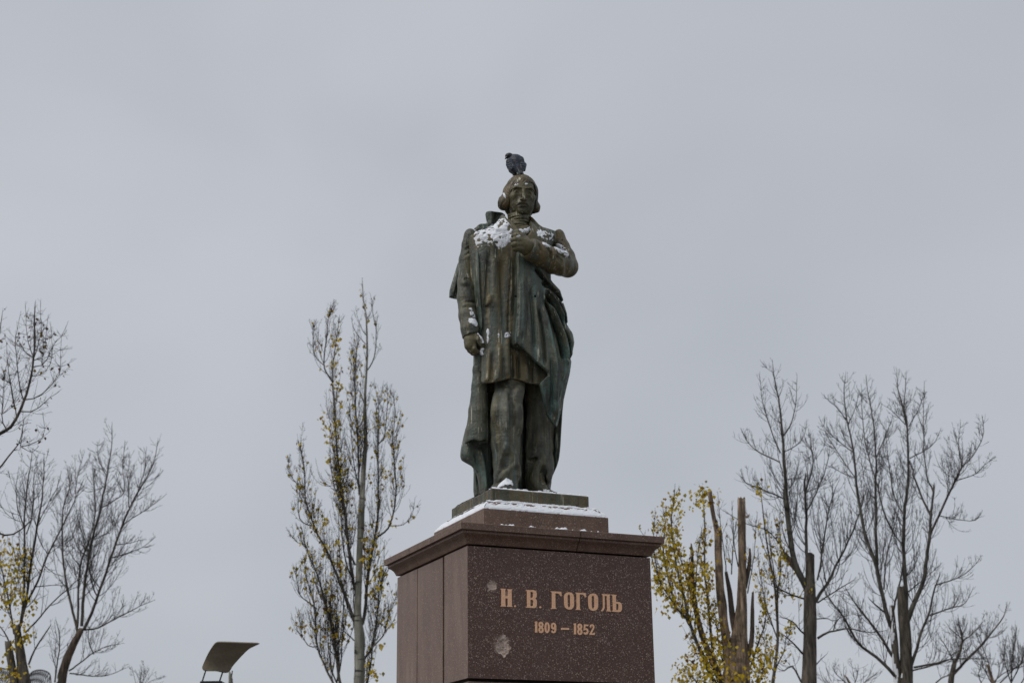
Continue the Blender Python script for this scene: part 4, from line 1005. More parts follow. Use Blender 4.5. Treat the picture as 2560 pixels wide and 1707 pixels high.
# ------------------------------------------------------------------ pigeon on the head
PDV = 1.5
pb = P3(1291, 411 + PDV, 0.02)
pig = empty('pigeon', tuple(SCEN + SX * pb[0] + SN * pb[1] + EZ * (pb[2] - .085)))
tag(pig, 'dark blue grey pigeon perched on the statue\'s head, beak turned aside', 'pigeon')
m, nt, b = mat('feathers'); v = coord(nt)
wv = N(nt, 'ShaderNodeTexWave', i_Scale=20.0, i_Distortion=14.0, i_Detail=3.0, bands_direction='Z'); L(nt, v, wv.inputs['Vector'])
fc = ramp(nt, noise(nt, v, 28, 4, 0.7), [(0.35, (0.014, 0.017, 0.026)), (0.55, (0.036, 0.046, 0.070)), (0.72, (0.080, 0.102, 0.145))])
L(nt, mix(nt, math_(nt, 'MULTIPLY', ramp(nt, wv.outputs['Fac'], [(0.25, 1.0), (0.5, 0.0)]), 0.45), fc, (0.008, 0.009, 0.012)), b.inputs['Base Color'])
b.inputs['Roughness'].default_value = 0.5; bump(nt, b, wv.outputs['Fac'], 0.45, 0.004); FEATH = m
FEATH2 = plain('feathers_dark', (0.020, 0.023, 0.028), 0.45, var=0.6, scale=60)
FEATH3 = plain('feathers_rump', (0.06, 0.062, 0.068), 0.6, var=0.5, scale=60)
BEAK = plain('beak_horn', (0.03, 0.028, 0.026), 0.4); CERE = plain('beak_cere', (0.5, 0.46, 0.44), 0.6); PINK = plain('pigeon_leg', (0.22, 0.07, 0.06), 0.6)
EYE = plain('pigeon_eye', (0.06, 0.02, 0.01), 0.2)
def pvol(): return Vol(np.arange(pb[0] - .14, pb[0] + .13, .003), np.arange(pb[1] - .16, pb[1] + .17, .003), np.arange(pb[2] - .13, pb[2] + .13, .003))
q = lambda u, v, d: P3(u, v + PDV, d)
pv = pvol()
pv.cone(q(1289, 404, .01), .064, q(1293, 421, .03), .056); pv.ell(q(1287, 409, -.01), (.066, .085, .066), .02)
pv.cone(q(1285, 400, .0), .046, q(1279, 394, .003), .032, .015)
pbody = solid('body', pv, FEATH, pig)
ph = pvol(); ph.cone(q(1280, 394, .004), .033, q(1275, 390, .008), .027); ph.ell(q(1271.5, 389, .010), (.029, .032, .024), .012); solid('head', ph, FEATH2, pig)
def bump_rows(vol_, pts, r):
    for a, b_ in zip(pts[:-1], pts[1:]): vol_.groove([a, b_], r, .005, .5)
wl = pvol()   # near wing, folded, its tip running down to the tail
wl.cone(q(1274, 403, .048), .030, q(1283, 418, .072), .024); wl.cone(q(1283, 418, .072), .024, q(1295, 429, .092), .011, .01); wl.cone(q(1271, 411, .04), .020, q(1279, 422, .066), .012, .012)
for ln in ([(1274, 402), (1279, 411), (1286, 421)], [(1270, 408), (1275, 416), (1283, 424)]): wl.groove(ln, .0035, .004, .2)
solid('wing', wl, FEATH, pig)
wr = pvol()
wr.cone(q(1300, 399, .042), .034, q(1305, 414, .066), .028); wr.cone(q(1305, 414, .066), .028, q(1303, 428, .086), .014, .012); wr.cone(q(1310, 411, .035), .022, q(1311, 425, .058), .009, .012)
for k in range(6): wr.groove([(1292 + k, 400 + 4.5 * k), (1302, 402 + 4.5 * k), (1312, 401 + 4.5 * k)], .0026, .003, .3)
solid('wing', wr, FEATH, pig)
tl = pvol()
tl.cone(q(1296, 420, .075), .024, q(1302, 433, .108), .019, dsq=1.6); tl.cone(q(1293, 428, .078), .012, q(1297, 436, .104), .014, .01, dsq=1.6); tl.cone(q(1304, 428, .085), .012, q(1308, 437, .106), .011, .01, dsq=1.6)
tl.groove([(1295, 424), (1299, 437)], .003, .004, .2); tl.groove([(1300, 424), (1304, 438)], .003, .004, .2)
solid('tail', tl, FEATH2, pig)
ut = pvol(); ut.cone(q(1279, 424, .0), .026, q(1288, 433, .03), .018); solid('rump', ut, FEATH3, pig)
bk_ = pvol(); bk_.cone(q(1266, 392, .014), .0095, q(1263, 396.5, .016), .004); solid('beak', bk_, BEAK, pig)
ce = pvol(); ce.ell(q(1265.4, 391.4, .020), (.007, .007, .005)); solid('cere', ce, CERE, pig)
ey = pvol(); ey.ell(q(1269.5, 388.5, .036), (.0035, .003, .0035)); solid('eye', ey, EYE, pig)
for du in (1286, 1296):
    lg = pvol(); lg.cone(q(du, 422, -.02), .012, q(du, 436, -.02), .008)
    for dd in (-.03, .0, .03): lg.cone(q(du, 435.5, -.02), .007, q(du + dd * 120, 437, .0 if dd == 0 else -.005), .005, .004)
    solid('leg', lg, PINK, pig)

# ------------------------------------------------------------------ trees
class Tubes:
    def __init__(s): s.V = []; s.F = []; s.n = 0
    def add(s, P, R, k):
        P = np.asarray(P, float); R = np.asarray(R, float); n = len(P)
        if n < 2: return
        T = np.empty_like(P); T[1:-1] = P[2:] - P[:-2]; T[0] = P[1] - P[0]; T[-1] = P[-1] - P[-2]
        T /= np.maximum(np.linalg.norm(T, axis=1, keepdims=True), 1e-9)
        ref = np.array([0.0, 1, 0]) if abs(T[0][1]) < .9 else np.array([1.0, 0, 0])
        A_ = np.cross(T, ref); A_ /= np.maximum(np.linalg.norm(A_, axis=1, keepdims=True), 1e-9); B_ = np.cross(T, A_)
        an = np.arange(k) * 2 * np.pi / k
        V = P[:, None] + R[:, None, None] * (np.cos(an)[None, :, None] * A_[:, None] + np.sin(an)[None, :, None] * B_[:, None])
        s.V.append(V.reshape(-1, 3))
        i = (np.arange(n - 1)[:, None] * k + np.arange(k)[None]); j = (np.arange(n - 1)[:, None] * k + (np.arange(k) + 1)[None] % k)
        s.F.append((np.stack([i, j, j + k, i + k], -1) + s.n).reshape(-1, 4)); s.n += n * k
    def build(s, name, m, parent, kind=None):
        if not s.V: return None
        o = mk(name, np.vstack(s.V), np.vstack(s.F), m, parent)
        if kind: o['kind'] = kind
        return o

def tree_trunk(P, R, k, rough, seed):
    """a bole with uneven girth: rings of k, knobbly, capped at the top"""
    P = np.asarray(P, float); R = np.asarray(R, float); n = len(P); T = np.gradient(P, axis=0); T /= np.linalg.norm(T, axis=1, keepdims=True)
    A_ = np.cross(T, [0, 1.0, 0.01]); A_ /= np.linalg.norm(A_, axis=1, keepdims=True); B_ = np.cross(T, A_)
    an = np.arange(k) * 2 * np.pi / k; ln = np.r_[0, np.cumsum(np.linalg.norm(np.diff(P, axis=0), axis=1))]
    rr = 1 + rough * (fbm2(np.cos(an)[None] * 2 + 9 + 0 * ln[:, None], ln[:, None] * 1.6 + np.sin(an)[None] * 2 + 7, seed) - 0.5) * 2
    V = (P[:, None] + (R[:, None] * rr)[..., None] * (np.cos(an)[None, :, None] * A_[:, None] + np.sin(an)[None, :, None] * B_[:, None])).reshape(-1, 3)
    F = [[r * k + c, r * k + (c + 1) % k, (r + 1) * k + (c + 1) % k, (r + 1) * k + c] for r in range(n - 1) for c in range(k)]
    V[-k:] += T[-1] * (R[-1] * (fbm2(np.cos(an) * 2 + 5, np.sin(an) * 2 + 5, seed + 9, 2) - .5) * 1.6)[:, None]
    V = np.vstack([V, P[-1] - T[-1] * R[-1] * 0.25]); F += [[(n - 1) * k + c, (n - 1) * k + (c + 1) % k, len(V) - 1] for c in range(k)]
    return V, F

def resample(P, R, step):
    d = np.r_[0, np.cumsum(np.linalg.norm(np.diff(P, axis=0), axis=1))]; n = max(3, int(d[-1] / step) + 1)
    t = np.linspace(0, d[-1], n); return np.stack([np.interp(t, d, P[:, i]) for i in range(3)], -1), np.interp(t, d, R), d[-1]

class Tree:
    """one tree: bole and limbs drawn along the lines the photograph shows, twigs grown from them"""
    def __init__(s, name, label, cat, Y, base_px, seed, group=None, limb_mat=None, trunk_mat=None, twig_mat=None, far=0):
        s.Y = Y; s.mp = mpp(Y) * 1.04; s.rng = random.Random(seed); s.seed = seed
        p = at(base_px[0], base_px[1], Y); s.root = empty(name, (p[0], Y, 0)); tag(s.root, label, cat, group)
        s.rt = .00008 * Y; s.tw = Tubes(); s.lv = []; s.trunk_mat = trunk_mat or BK_DARK; s.limb_mat = limb_mat or BK_DARK; s.twig_mat = twig_mat or BK_TWIG
    def px(s, pts, dy=0.0, drift=0.0):
        P = np.array([p[:2] for p in pts], float); n = len(P)
        return np.array([at(u, v, s.Y + dy + drift * i / max(1, n - 1)) for i, (u, v) in enumerate(P)])
    def trunk(s, pts, name='trunk', m=None, to_ground=True, rough=0.30, dy=0.0, sides=14, snow=0.0):
        P = s.px(pts, dy); R = np.array([p[2] for p in pts]) * s.mp / 2
        if to_ground:
            b0 = P[0].copy(); top = b0.copy(); dirx = (P[0] - P[1]); dirx /= abs(dirx[2]) + 1e-9
            g0 = b0 + dirx * b0[2] * 0.35; g0[2] = 0
            midp = b0 + dirx * b0[2] * 0.4; midp[0] = b0[0] + dirx[0] * b0[2] * 0.25
            P = np.vstack([[g0, midp], P]); R = np.r_[R[0] * 1.45, R[0] * 1.1, R]
        P = catmull(P, 4); R = np.maximum(np.interp(np.linspace(0, 1, len(P)), np.linspace(0, 1, len(R)), R), .004)
        P, R, ln = resample(P, R, max(.12, R.max() * .8))
        V, F = tree_trunk(P, R, sides, rough, s.seed + len(pts))
        mk(name, V, F, m or s.trunk_mat, s.root)
        if snow > 0:                                   # wind-blown crust on one side of the bole
            n = len(P); k = sides; W = np.asarray(V)[:n * k].reshape(n, k, 3); out = W - P[:, None]; out /= np.linalg.norm(out, axis=-1, keepdims=True)
            t = np.arange(n)[:, None] * 0.9; q = fbm2(t + np.arange(k)[None] * .8 + 3, t * .7 + np.arange(k)[None] * .6 + 5, s.seed + 3) + 0.30 * (-out[..., 0] - .2 * out[..., 1])
            keep = q > (1.12 - snow * .6); W2 = W + out * np.where(keep, .014, -.01)[..., None]
            FF = [[r_ * k + c, r_ * k + (c + 1) % k, (r_ + 1) * k + (c + 1) % k, (r_ + 1) * k + c] for r_ in range(n - 1) for c in range(k) if keep[r_, c] or keep[r_ + 1, (c + 1) % k]]
            if FF: mk('snow_crust', W2.reshape(-1, 3), FF, SNOW, s.root)['kind'] = 'stuff'
    def limb(s, pts, w0, w1, drift=None, name='limb', m=None, dy=0.0, twigs=1.0, tl=1.0, t0=0.12, vis=True, **kw):
        rng = s.rng
        if drift is None: drift = rng.uniform(-0.9, 0.9)
        P = catmull(s.px(pts, dy, drift), 5); R = np.linspace(w0, w1, len(P)) * s.mp / 2
        P, R, ln = resample(P, R, .14)
        jit = np.cumsum(np.array([[rng.gauss(0, .006) for _ in range(3)] for _ in P]), 0); jit -= np.linspace(0, 1, len(P))[:, None] * jit[-1]; jit[0] = 0
        P = P + jit
        k = 8 if w0 > 9 else 6
        if vis:
            t = Tubes(); t.add(P, np.maximum(R, .003), k); t.build(name, m or s.limb_mat, s.root)
        s.shoots(P, R, ln, twigs, tl, t0, **kw)
        return P
    def shoots(s, P, R, ln, dens, tl, t0, len0=1.25, per=2.4, trop=0.16, ang=(35, 75), lvl=2, leaf=0.0, azf=1.0, tip=True):
        rng = s.rng; n = int(ln * per * dens * 3.3) + 1
        for _ in range(n):
            t = t0 + (1 - t0) * rng.random() ** 0.85
            i = min(len(P) - 2, int(t * (len(P) - 1)))
            tang = P[i + 1] - P[i]; tang /= np.linalg.norm(tang)
            L0 = len0 * tl * (1.32 - 1.02 * t) * rng.uniform(.5, 1.2)
            r0 = min(R[i] * 0.7, s.rt + L0 * .0055)
            s.grow(P[i], tang, L0, r0, lvl, trop, ang, leaf, azf)
        if tip: s.grow(P[-1], P[-1] - P[-2], .18 * tl, max(R[-1], .005), 1, trop, ang, leaf, azf, straight=True)
    def grow(s, p, tang, ln, r0, lvl, trop, ang, leaf, azf, straight=False):
        rng = s.rng; tx, ty, tz = tang; q = math.sqrt(tx * tx + ty * ty + tz * tz) + 1e-9; tx, ty, tz = tx / q, ty / q, tz / q
        if not straight:
            az = rng.uniform(0, 2 * math.pi); a = math.radians(rng.uniform(*ang))
            # a direction at angle a from the parent
            ux, uy, uz = math.cos(az), math.sin(az) * azf, 0.0
            d = ux * tx + uy * ty + uz * tz; ux, uy, uz = ux - d * tx, uy - d * ty, uz - d * tz; q = math.sqrt(ux * ux + uy * uy + uz * uz) + 1e-9
            ca, sa = math.cos(a), math.sin(a); dx, dy_, dz = ca * tx + sa * ux / q, ca * ty + sa * uy / q, ca * tz + sa * uz / q
        else: dx, dy_, dz = tx, ty, tz
        step = .075 if lvl >= 2 else .06; n = max(2, min(24, int(ln / step))); st = ln / n
        x, y, z = p; pts = [(x, y, z)]; dirs = []
        for i in range(n):
            dz += trop * (st / .075); dx += rng.gauss(0, .032); dy_ += rng.gauss(0, .032); dz += rng.gauss(0, .025)
            q = math.sqrt(dx * dx + dy_ * dy_ + dz * dz); dx, dy_, dz = dx / q, dy_ / q, dz / q
            x, y, z = x + dx * st, y + dy_ * st, z + dz * st; pts.append((x, y, z)); dirs.append((dx, dy_, dz))
        rt = s.rt
        s.tw.add(pts, np.linspace(max(r0, rt), rt, n + 1), 4 if r0 > .012 else 3)
        if lvl > 0:
            nc = max(1, int(ln * (6.0 if lvl > 1 else 8.0) * rng.uniform(.7, 1.3)))
            for _ in range(nc):
                t = rng.uniform(.12, 1.0); i = min(n - 1, int(t * n))
                cl = (ln * .42 * (1.2 - t) + .07) * rng.uniform(.4, 1.2) if lvl > 1 else rng.uniform(.04, .12)
                s.grow(pts[i], dirs[i], cl, max(rt, r0 * (1 - t) * .6), lvl - 1, trop * 0.9, (22, 50), leaf, azf)
        if leaf > 0:
            for i in range(n):
                if rng.random() < leaf * st * 9: s.leaf(pts[i + 1])
    def leaf(s, p, size=None):
        rng = s.rng; h = (size or .0027 * s.Y) * rng.uniform(.55, 1.15); a = rng.uniform(0, 6.283); tilt = rng.uniform(-.9, .9)
        ux, uy = math.cos(a), math.sin(a); w = h * rng.uniform(.36, .5); ex = math.sin(tilt); ez = -math.cos(tilt)
        x, y, z = p; x += rng.gauss(0, .015); y += rng.gauss(0, .015); z -= .01
        n_ = (-uy * ex, ux * ex)
        m_ = (x + n_[0] * h * .4, y + n_[1] * h * .4, z + ez * h * .4); b_ = (x + n_[0] * h, y + n_[1] * h, z + ez * h); f = rng.uniform(-.3, .3) * w
        s.lv.append(((x, y, z), (m_[0] + ux * w - uy * f, m_[1] + uy * w + ux * f, m_[2]), b_, (m_[0] - ux * w - uy * f, m_[1] - uy * w + ux * f, m_[2])))
    def cloud(s, pts_px, n, spread, dy=0.6):
        """extra leaves clustered round traced points"""
        rng = s.rng
        for _ in range(n):
            u, v = rng.choice(pts_px)[:2]; p = at(u + rng.gauss(0, spread), v + rng.gauss(0, spread * 1.2), s.Y + rng.gauss(0, dy)); s.leaf(tuple(p))
    def done(s, lm=None):
        s.tw.build('twigs', s.twig_mat, s.root, 'stuff')
        if s.lv:
            V = np.array(s.lv).reshape(-1, 3); n = len(s.lv); i = np.arange(n)[:, None] * 4
            F = np.concatenate([i + np.array([[0, 1, 2]]), i + np.array([[0, 2, 3]])]).astype(np.int32)
            o = mk('leaves', V, F, lm or LF_YEL, s.root, smooth=False); o['kind'] = 'stuff'

def c2(pts, x0, y0, k): return [(x0 + p[0] * k,) + (y0 + p[1] * k,) + tuple(p[2:]) for p in pts]
def q4(p): return c2(p, 680, 1180, 400 / 1190.)
def q3(p): return c2(p, 680, 680, 400 / 1120.)
def q5(p): return c2(p, 1580, 1180, 500 / 1488.)
def q6(p): return c2(p, 2000, 1180, 560 / 1666.)
def q7(p): return c2(p, 1820, 880, 740 / 2231.)
def q2(p): return c2(p, 0, 1207, 680 / 2132.)
def q1(p): return c2(p, 0, 740, 440 / 1380.)
def qf(p): return c2(p, 2200, 1450, 360 / 2196.)

# -- tall columnar poplar beside the pedestal
T = Tree('poplar_tree', 'tall slim poplar with pale ringed bark and a few yellow leaves, beside the pedestal', 'tree', 42, (898, 1707), 11, trunk_mat=BK_PALE, limb_mat=BK_GREY)
T.trunk(q4([(650, 1640, 26), (650, 1400, 24), (652, 1200, 24), (640, 1060, 18), (642, 900, 17), (648, 700, 16), (656, 500, 15), (668, 250, 14), (680, 0, 12)]) + q3([(655, 1200, 10), (650, 900, 6.5), (665, 600, 5), (660, 330, 4), (640, 200, 3), (632, 60, 1.6)]))
pop = dict(len0=1.6, per=3.4, trop=.22, ang=(22, 52), leaf=.07)
K = [(q4([(640, 1210), (612, 1090), (540, 900), (450, 680), (370, 520), (310, 400), (250, 200)]) + q3([(230, 1380), (205, 1250), (190, 1210)]), 8, 1.6, 1.0, .8),
     (q4([(648, 930), (608, 840), (560, 560), (530, 280), (490, 50)]) + q3([(470, 1500), (440, 1100), (420, 760), (430, 600), (470, 330)]), 9, 1.6, 1.0, .8),
     (q3([(420, 765), (362, 650), (380, 450), (402, 300), (440, 218)]), 4, 1.2, 1.0, .6),
     (q3([(362, 650), (305, 590), (292, 450), (296, 350)]), 2.6, 1, 1, .45),
     (q4([(668, 1130), (690, 1050), (710, 750), (760, 500), (790, 250)]) + q3([(740, 1500), (740, 1200), (745, 1050), (750, 900)]), 9, 1.5, 1.0, .8),
     (q3([(742, 1200), (790, 1150), (805, 950), (806, 790)]), 3.4, 1.1, 1.0, .5),
     (q4([(660, 1430), (690, 1380), (740, 1310), (770, 1150), (790, 1000), (800, 850), (850, 720)]), 7, 1.6, 1.0, .8),
     (q4([(740, 1310), (800, 1245), (830, 1200), (860, 1080), (905, 980), (930, 880)]), 4, 1.2, 1.0, .65),
     (q4([(770, 490), (860, 420), (900, 300), (920, 150)]) + q3([(860, 1330), (850, 1180), (860, 1010), (850, 850)]), 5, 1.2, 1.0, .7),
     (q4([(655, 1680), (712, 1560), (750, 1300), (770, 1120)]), 6, 1.8, 1.0, .7),
     (q4([(560, 1720), (500, 1568), (460, 1280), (420, 1060), (360, 860), (310, 700), (250, 540), (220, 420)]), 8, 1.4, 1.0, .85),
     (q4([(520, 1700), (450, 1540), (345, 1290), (325, 1000), (265, 800), (240, 650)]), 6, 1.3, 1.0, .75),
     (q4([(345, 1290), (270, 1290), (215, 1190), (205, 1050)]), 3, 1.1, 1.0, .6),
     (q4([(330, 1010), (250, 950), (205, 900), (185, 780), (180, 700)]), 3, 1.1, 1.0, .6),
     (q3([(612, 1560), (600, 1150), (582, 830), (590, 600), (602, 470)]), 5, 1.2, 1.0, .7),
     (q3([(650, 935), (612, 820), (580, 830), (570, 650), (560, 540)]), 2.6, 1.0, 1.0, .5),
     (q3([(665, 690), (710, 600), (728, 400), (705, 280), (712, 180)]), 3.2, 1.0, .35, .35),
     (q3([(662, 330), (690, 300), (700, 230), (690, 160)]), 2, .8, .3, .3),
     (q3([(655, 505), (600, 440), (565, 370), (558, 320)]), 2, .8, .3, .3), (q3([(655, 440), (610, 350), (585, 255)]), 2, .8, .3, .3),
     (q4([(300, 400), (215, 360), (195, 250), (205, 120)]) + q3([(130, 1420), (110, 1300)]), 3, 1, 1, .55),
     (q4([(250, 540), (190, 520), (150, 470), (125, 440)]), 2.2, .9, .8, .4),
     (q4([(880, 400), (960, 395), (1020, 350), (1050, 270), (1062, 200)]), 2.4, .9, .5, .4),
     (q4([(620, 690), (575, 560), (545, 420), (560, 250), (590, 80)]), 5, 1.4, 1, .6),
     (q4([(480, 1568), (500, 1400), (480, 1250), (445, 1080), (430, 960)]), 4, 1.2, 1.0, .6),
     (q4([(610, 1250), (560, 1200), (500, 1150), (470, 1090)]), 3, 1, .8, .5)]
for i, (pts, w0, w1, dn, tl) in enumerate(K): T.limb(pts, w0, w1, twigs=dn, tl=tl, **pop)
lead = dict(len0=2.9, per=.42, trop=.13, ang=(14, 34), leaf=.07, tip=False, t0=.05)     # long upright leaders that fill the column
for pts, w0, w1, dn, tl in K[:2] + K[4:5] + K[6:7] + K[10:12] + K[14:15] + K[23:25]:
    P, R, ln = resample(catmull(T.px(pts), 5), np.full((len(pts) - 1) * 5 + 1, .03), .14); T.shoots(P, R, ln, 1.0, tl, **lead)
P = catmull(T.px(q4([(656, 500), (668, 250), (680, 0)]) + q3([(655, 1200), (650, 900), (665, 600), (660, 330), (640, 200), (632, 60)])), 5)
P, R, ln = resample(P, np.linspace(.05, .008, len(P)), .14); T.shoots(P, R, ln, .55, .5, .0, **pop)
T.cloud(q4([(700, 620), (710, 700), (720, 900), (700, 640), (780, 800), (760, 500), (740, 560), (690, 520), (520, 700), (500, 640), (410, 560), (480, 520), (400, 360), (340, 400), (830, 890), (800, 720), (890, 350), (420, 870), (820, 1270), (860, 1080), (720, 1420), (760, 1500), (650, 1560)])
        + q3([(440, 1050), (430, 1120), (400, 1170), (470, 780), (460, 480), (430, 640), (500, 920), (360, 1040), (740, 1060), (790, 1400), (400, 1310), (480, 1430)]), 520, 7)
T.done()

# -- lopped poplar with yellow leaves, right behind the pedestal
T = Tree('lopped_poplar', 'lopped poplar with two bare sawn stems and dense yellow leaves low down', 'tree', 30, (1845, 1707), 21, trunk_mat=BK_BROWN, limb_mat=BK_GREY)
T.trunk(q5([(770, 1700, 62), (775, 1500, 56), (790, 1300, 44), (812, 1080, 30), (820, 960, 24), (822, 800, 20), (823, 620, 19), (818, 400, 19), (813, 197, 19)]))
T.trunk(q5([(730, 1480, 24), (700, 1240, 20), (675, 1050, 20), (655, 850, 20), (645, 640, 18), (638, 430, 17)]), name='stem', m=BK_BROWN, to_ground=False)
T.trunk(q5([(638, 470, 13), (618, 380, 11), (596, 270, 10), (580, 165, 11), (577, 145, 11)]), name='stem', m=BK_BROWN, to_ground=False)
T.trunk(q5([(840, 860, 11), (866, 730, 10), (878, 640, 8), (876, 565, 4)]), name='snag', m=BK_MIX, to_ground=False)
T.trunk(q5([(850, 335, 6), (866, 325, 5), (874, 312, 2)]), name='snag', m=BK_BROWN, to_ground=False)
T.trunk(q5([(780, 1250, 16), (745, 1060, 14), (725, 880, 11), (700, 740, 7)]), name='stem', m=BK_MIX, to_ground=False)
T.trunk(q5([(700, 1650, 18), (610, 1420, 16), (530, 1240, 13), (470, 1000, 11), (450, 800, 9), (447, 590, 6), (440, 530, 3)]), name='stem', m=BK_MIX, to_ground=False)
T.trunk(q5([(850, 1420, 14), (890, 1250, 11), (895, 1050, 9), (900, 890, 5)]), name='stem', m=BK_MIX, to_ground=False)
lp = dict(len0=.85, per=3.2, trop=.2, ang=(25, 60), leaf=.62)
for pts, w0, w1, tl in ((q5([(640, 1600), (540, 1400), (420, 1110), (330, 1010), (225, 860), (165, 700)]), 9, 2, .8), (q5([(560, 1430), (455, 1180), (380, 900), (330, 720), (292, 420), (312, 210), (318, 130)]), 8, 1.4, .75),
                        (q5([(600, 1350), (575, 1050), (550, 780), (540, 500), (530, 260), (520, 135)]), 7, 1.4, .6), (q5([(330, 1010), (265, 760), (235, 560), (250, 380), (228, 260)]), 5, 1.2, .7),
                        (q5([(225, 860), (165, 640), (160, 480), (172, 300)]), 4, 1, .55), (q5([(450, 950), (400, 760), (360, 640), (300, 480)]), 5, 1.2, .7), (q5([(455, 1000), (480, 760), (500, 560), (520, 420)]), 4, 1.2, .6),
                        (q5([(700, 1500), (640, 1250), (620, 1060)]), 5, 1.5, .6), (q5([(560, 1700), (470, 1550), (390, 1440)]), 5, 1.2, .6), (q5([(880, 1700), (960, 1500), (1000, 1300)]), 5, 1.2, .6), (q5([(850, 1500), (940, 1250), (990, 1060), (975, 880)]), 5, 1.2, .6),
                        (q5([(165, 700), (120, 560), (90, 460), (60, 430)]), 2.4, 1, .3)):
    T.limb(pts, w0, w1, tl=tl, **lp)
bare = dict(len0=.8, per=2.4, trop=.22, ang=(20, 50), leaf=.06)
for pts in (q5([(700, 800), (690, 600), (650, 300), (640, 180)]), q5([(740, 760), (755, 500), (745, 250)]), q5([(860, 900), (905, 640), (930, 330)]), q5([(790, 700), (760, 520), (775, 380)])): T.limb(pts, 3, 1, tl=.6, **bare)
LB = q5([(200, 700), (240, 650), (260, 600), (210, 790), (280, 720), (330, 640), (300, 560), (350, 760), (240, 860), (420, 720), (470, 700), (540, 760), (550, 820), (560, 680), (430, 820), (330, 900), (270, 980), (440, 910), (540, 920), (260, 400), (320, 240), (530, 180), (510, 160), (300, 420), (600, 1060),
           (600, 1360), (610, 1420), (560, 1400), (660, 1260), (640, 1400), (700, 1500), (760, 1480), (560, 1480), (460, 1380), (400, 1450), (480, 1500), (820, 1550), (640, 1540), (900, 1400), (960, 1300), (990, 1440), (940, 1540), (880, 1500), (520, 1290), (360, 1500), (720, 1390), (540, 1560), (1010, 1380)])
T.cloud(LB, 2300, 15, .8)
T.done()

# -- slender leafy poplar
T = Tree('slender_poplar', 'slender poplar with loose yellow leaves between two sawn stems and thick dark trunk', 'tree', 33, (1933, 1707), 23, limb_mat=BK_DARK)
T.trunk(q5([(1045, 1640, 9), (1060, 1480, 8), (1085, 1250, 7), (1075, 1000, 6), (1055, 800, 5), (1015, 600, 4), (985, 380, 3), (960, 160, 1.8)]), sides=8)
lp = dict(len0=.9, per=3.0, trop=.2, ang=(22, 52), leaf=.30)
for pts, w0, w1, tl in ((q5([(1080, 1130), (1075, 900), (1040, 650), (1010, 420), (1000, 300)]), 4, 1, .7), (q5([(1075, 960), (1110, 720), (1105, 500), (1100, 330)]), 4, 1, .7), (q5([(1085, 1250), (1000, 1000), (950, 760), (940, 600)]), 3.5, 1, .7),
                        (q5([(1070, 1460), (1130, 1330), (1150, 1200), (1200, 1090)]), 3.5, 1, .6), (q5([(1010, 620), (960, 480), (940, 380)]), 2, 1, .5), (q5([(1060, 1500), (1000, 1330), (975, 1150)]), 3, 1, .6)): T.limb(pts, w0, w1, tl=tl, **lp)
T.cloud(q5([(1020, 780), (1080, 820), (1110, 760), (1000, 560), (1100, 480), (1090, 650), (950, 720), (1030, 950), (1140, 640), (1100, 900), (1170, 1130), (1080, 1340), (1110, 560), (960, 100), (950, 140), (1210, 930), (1310, 840)]), 150, 9, .6)
T.done()

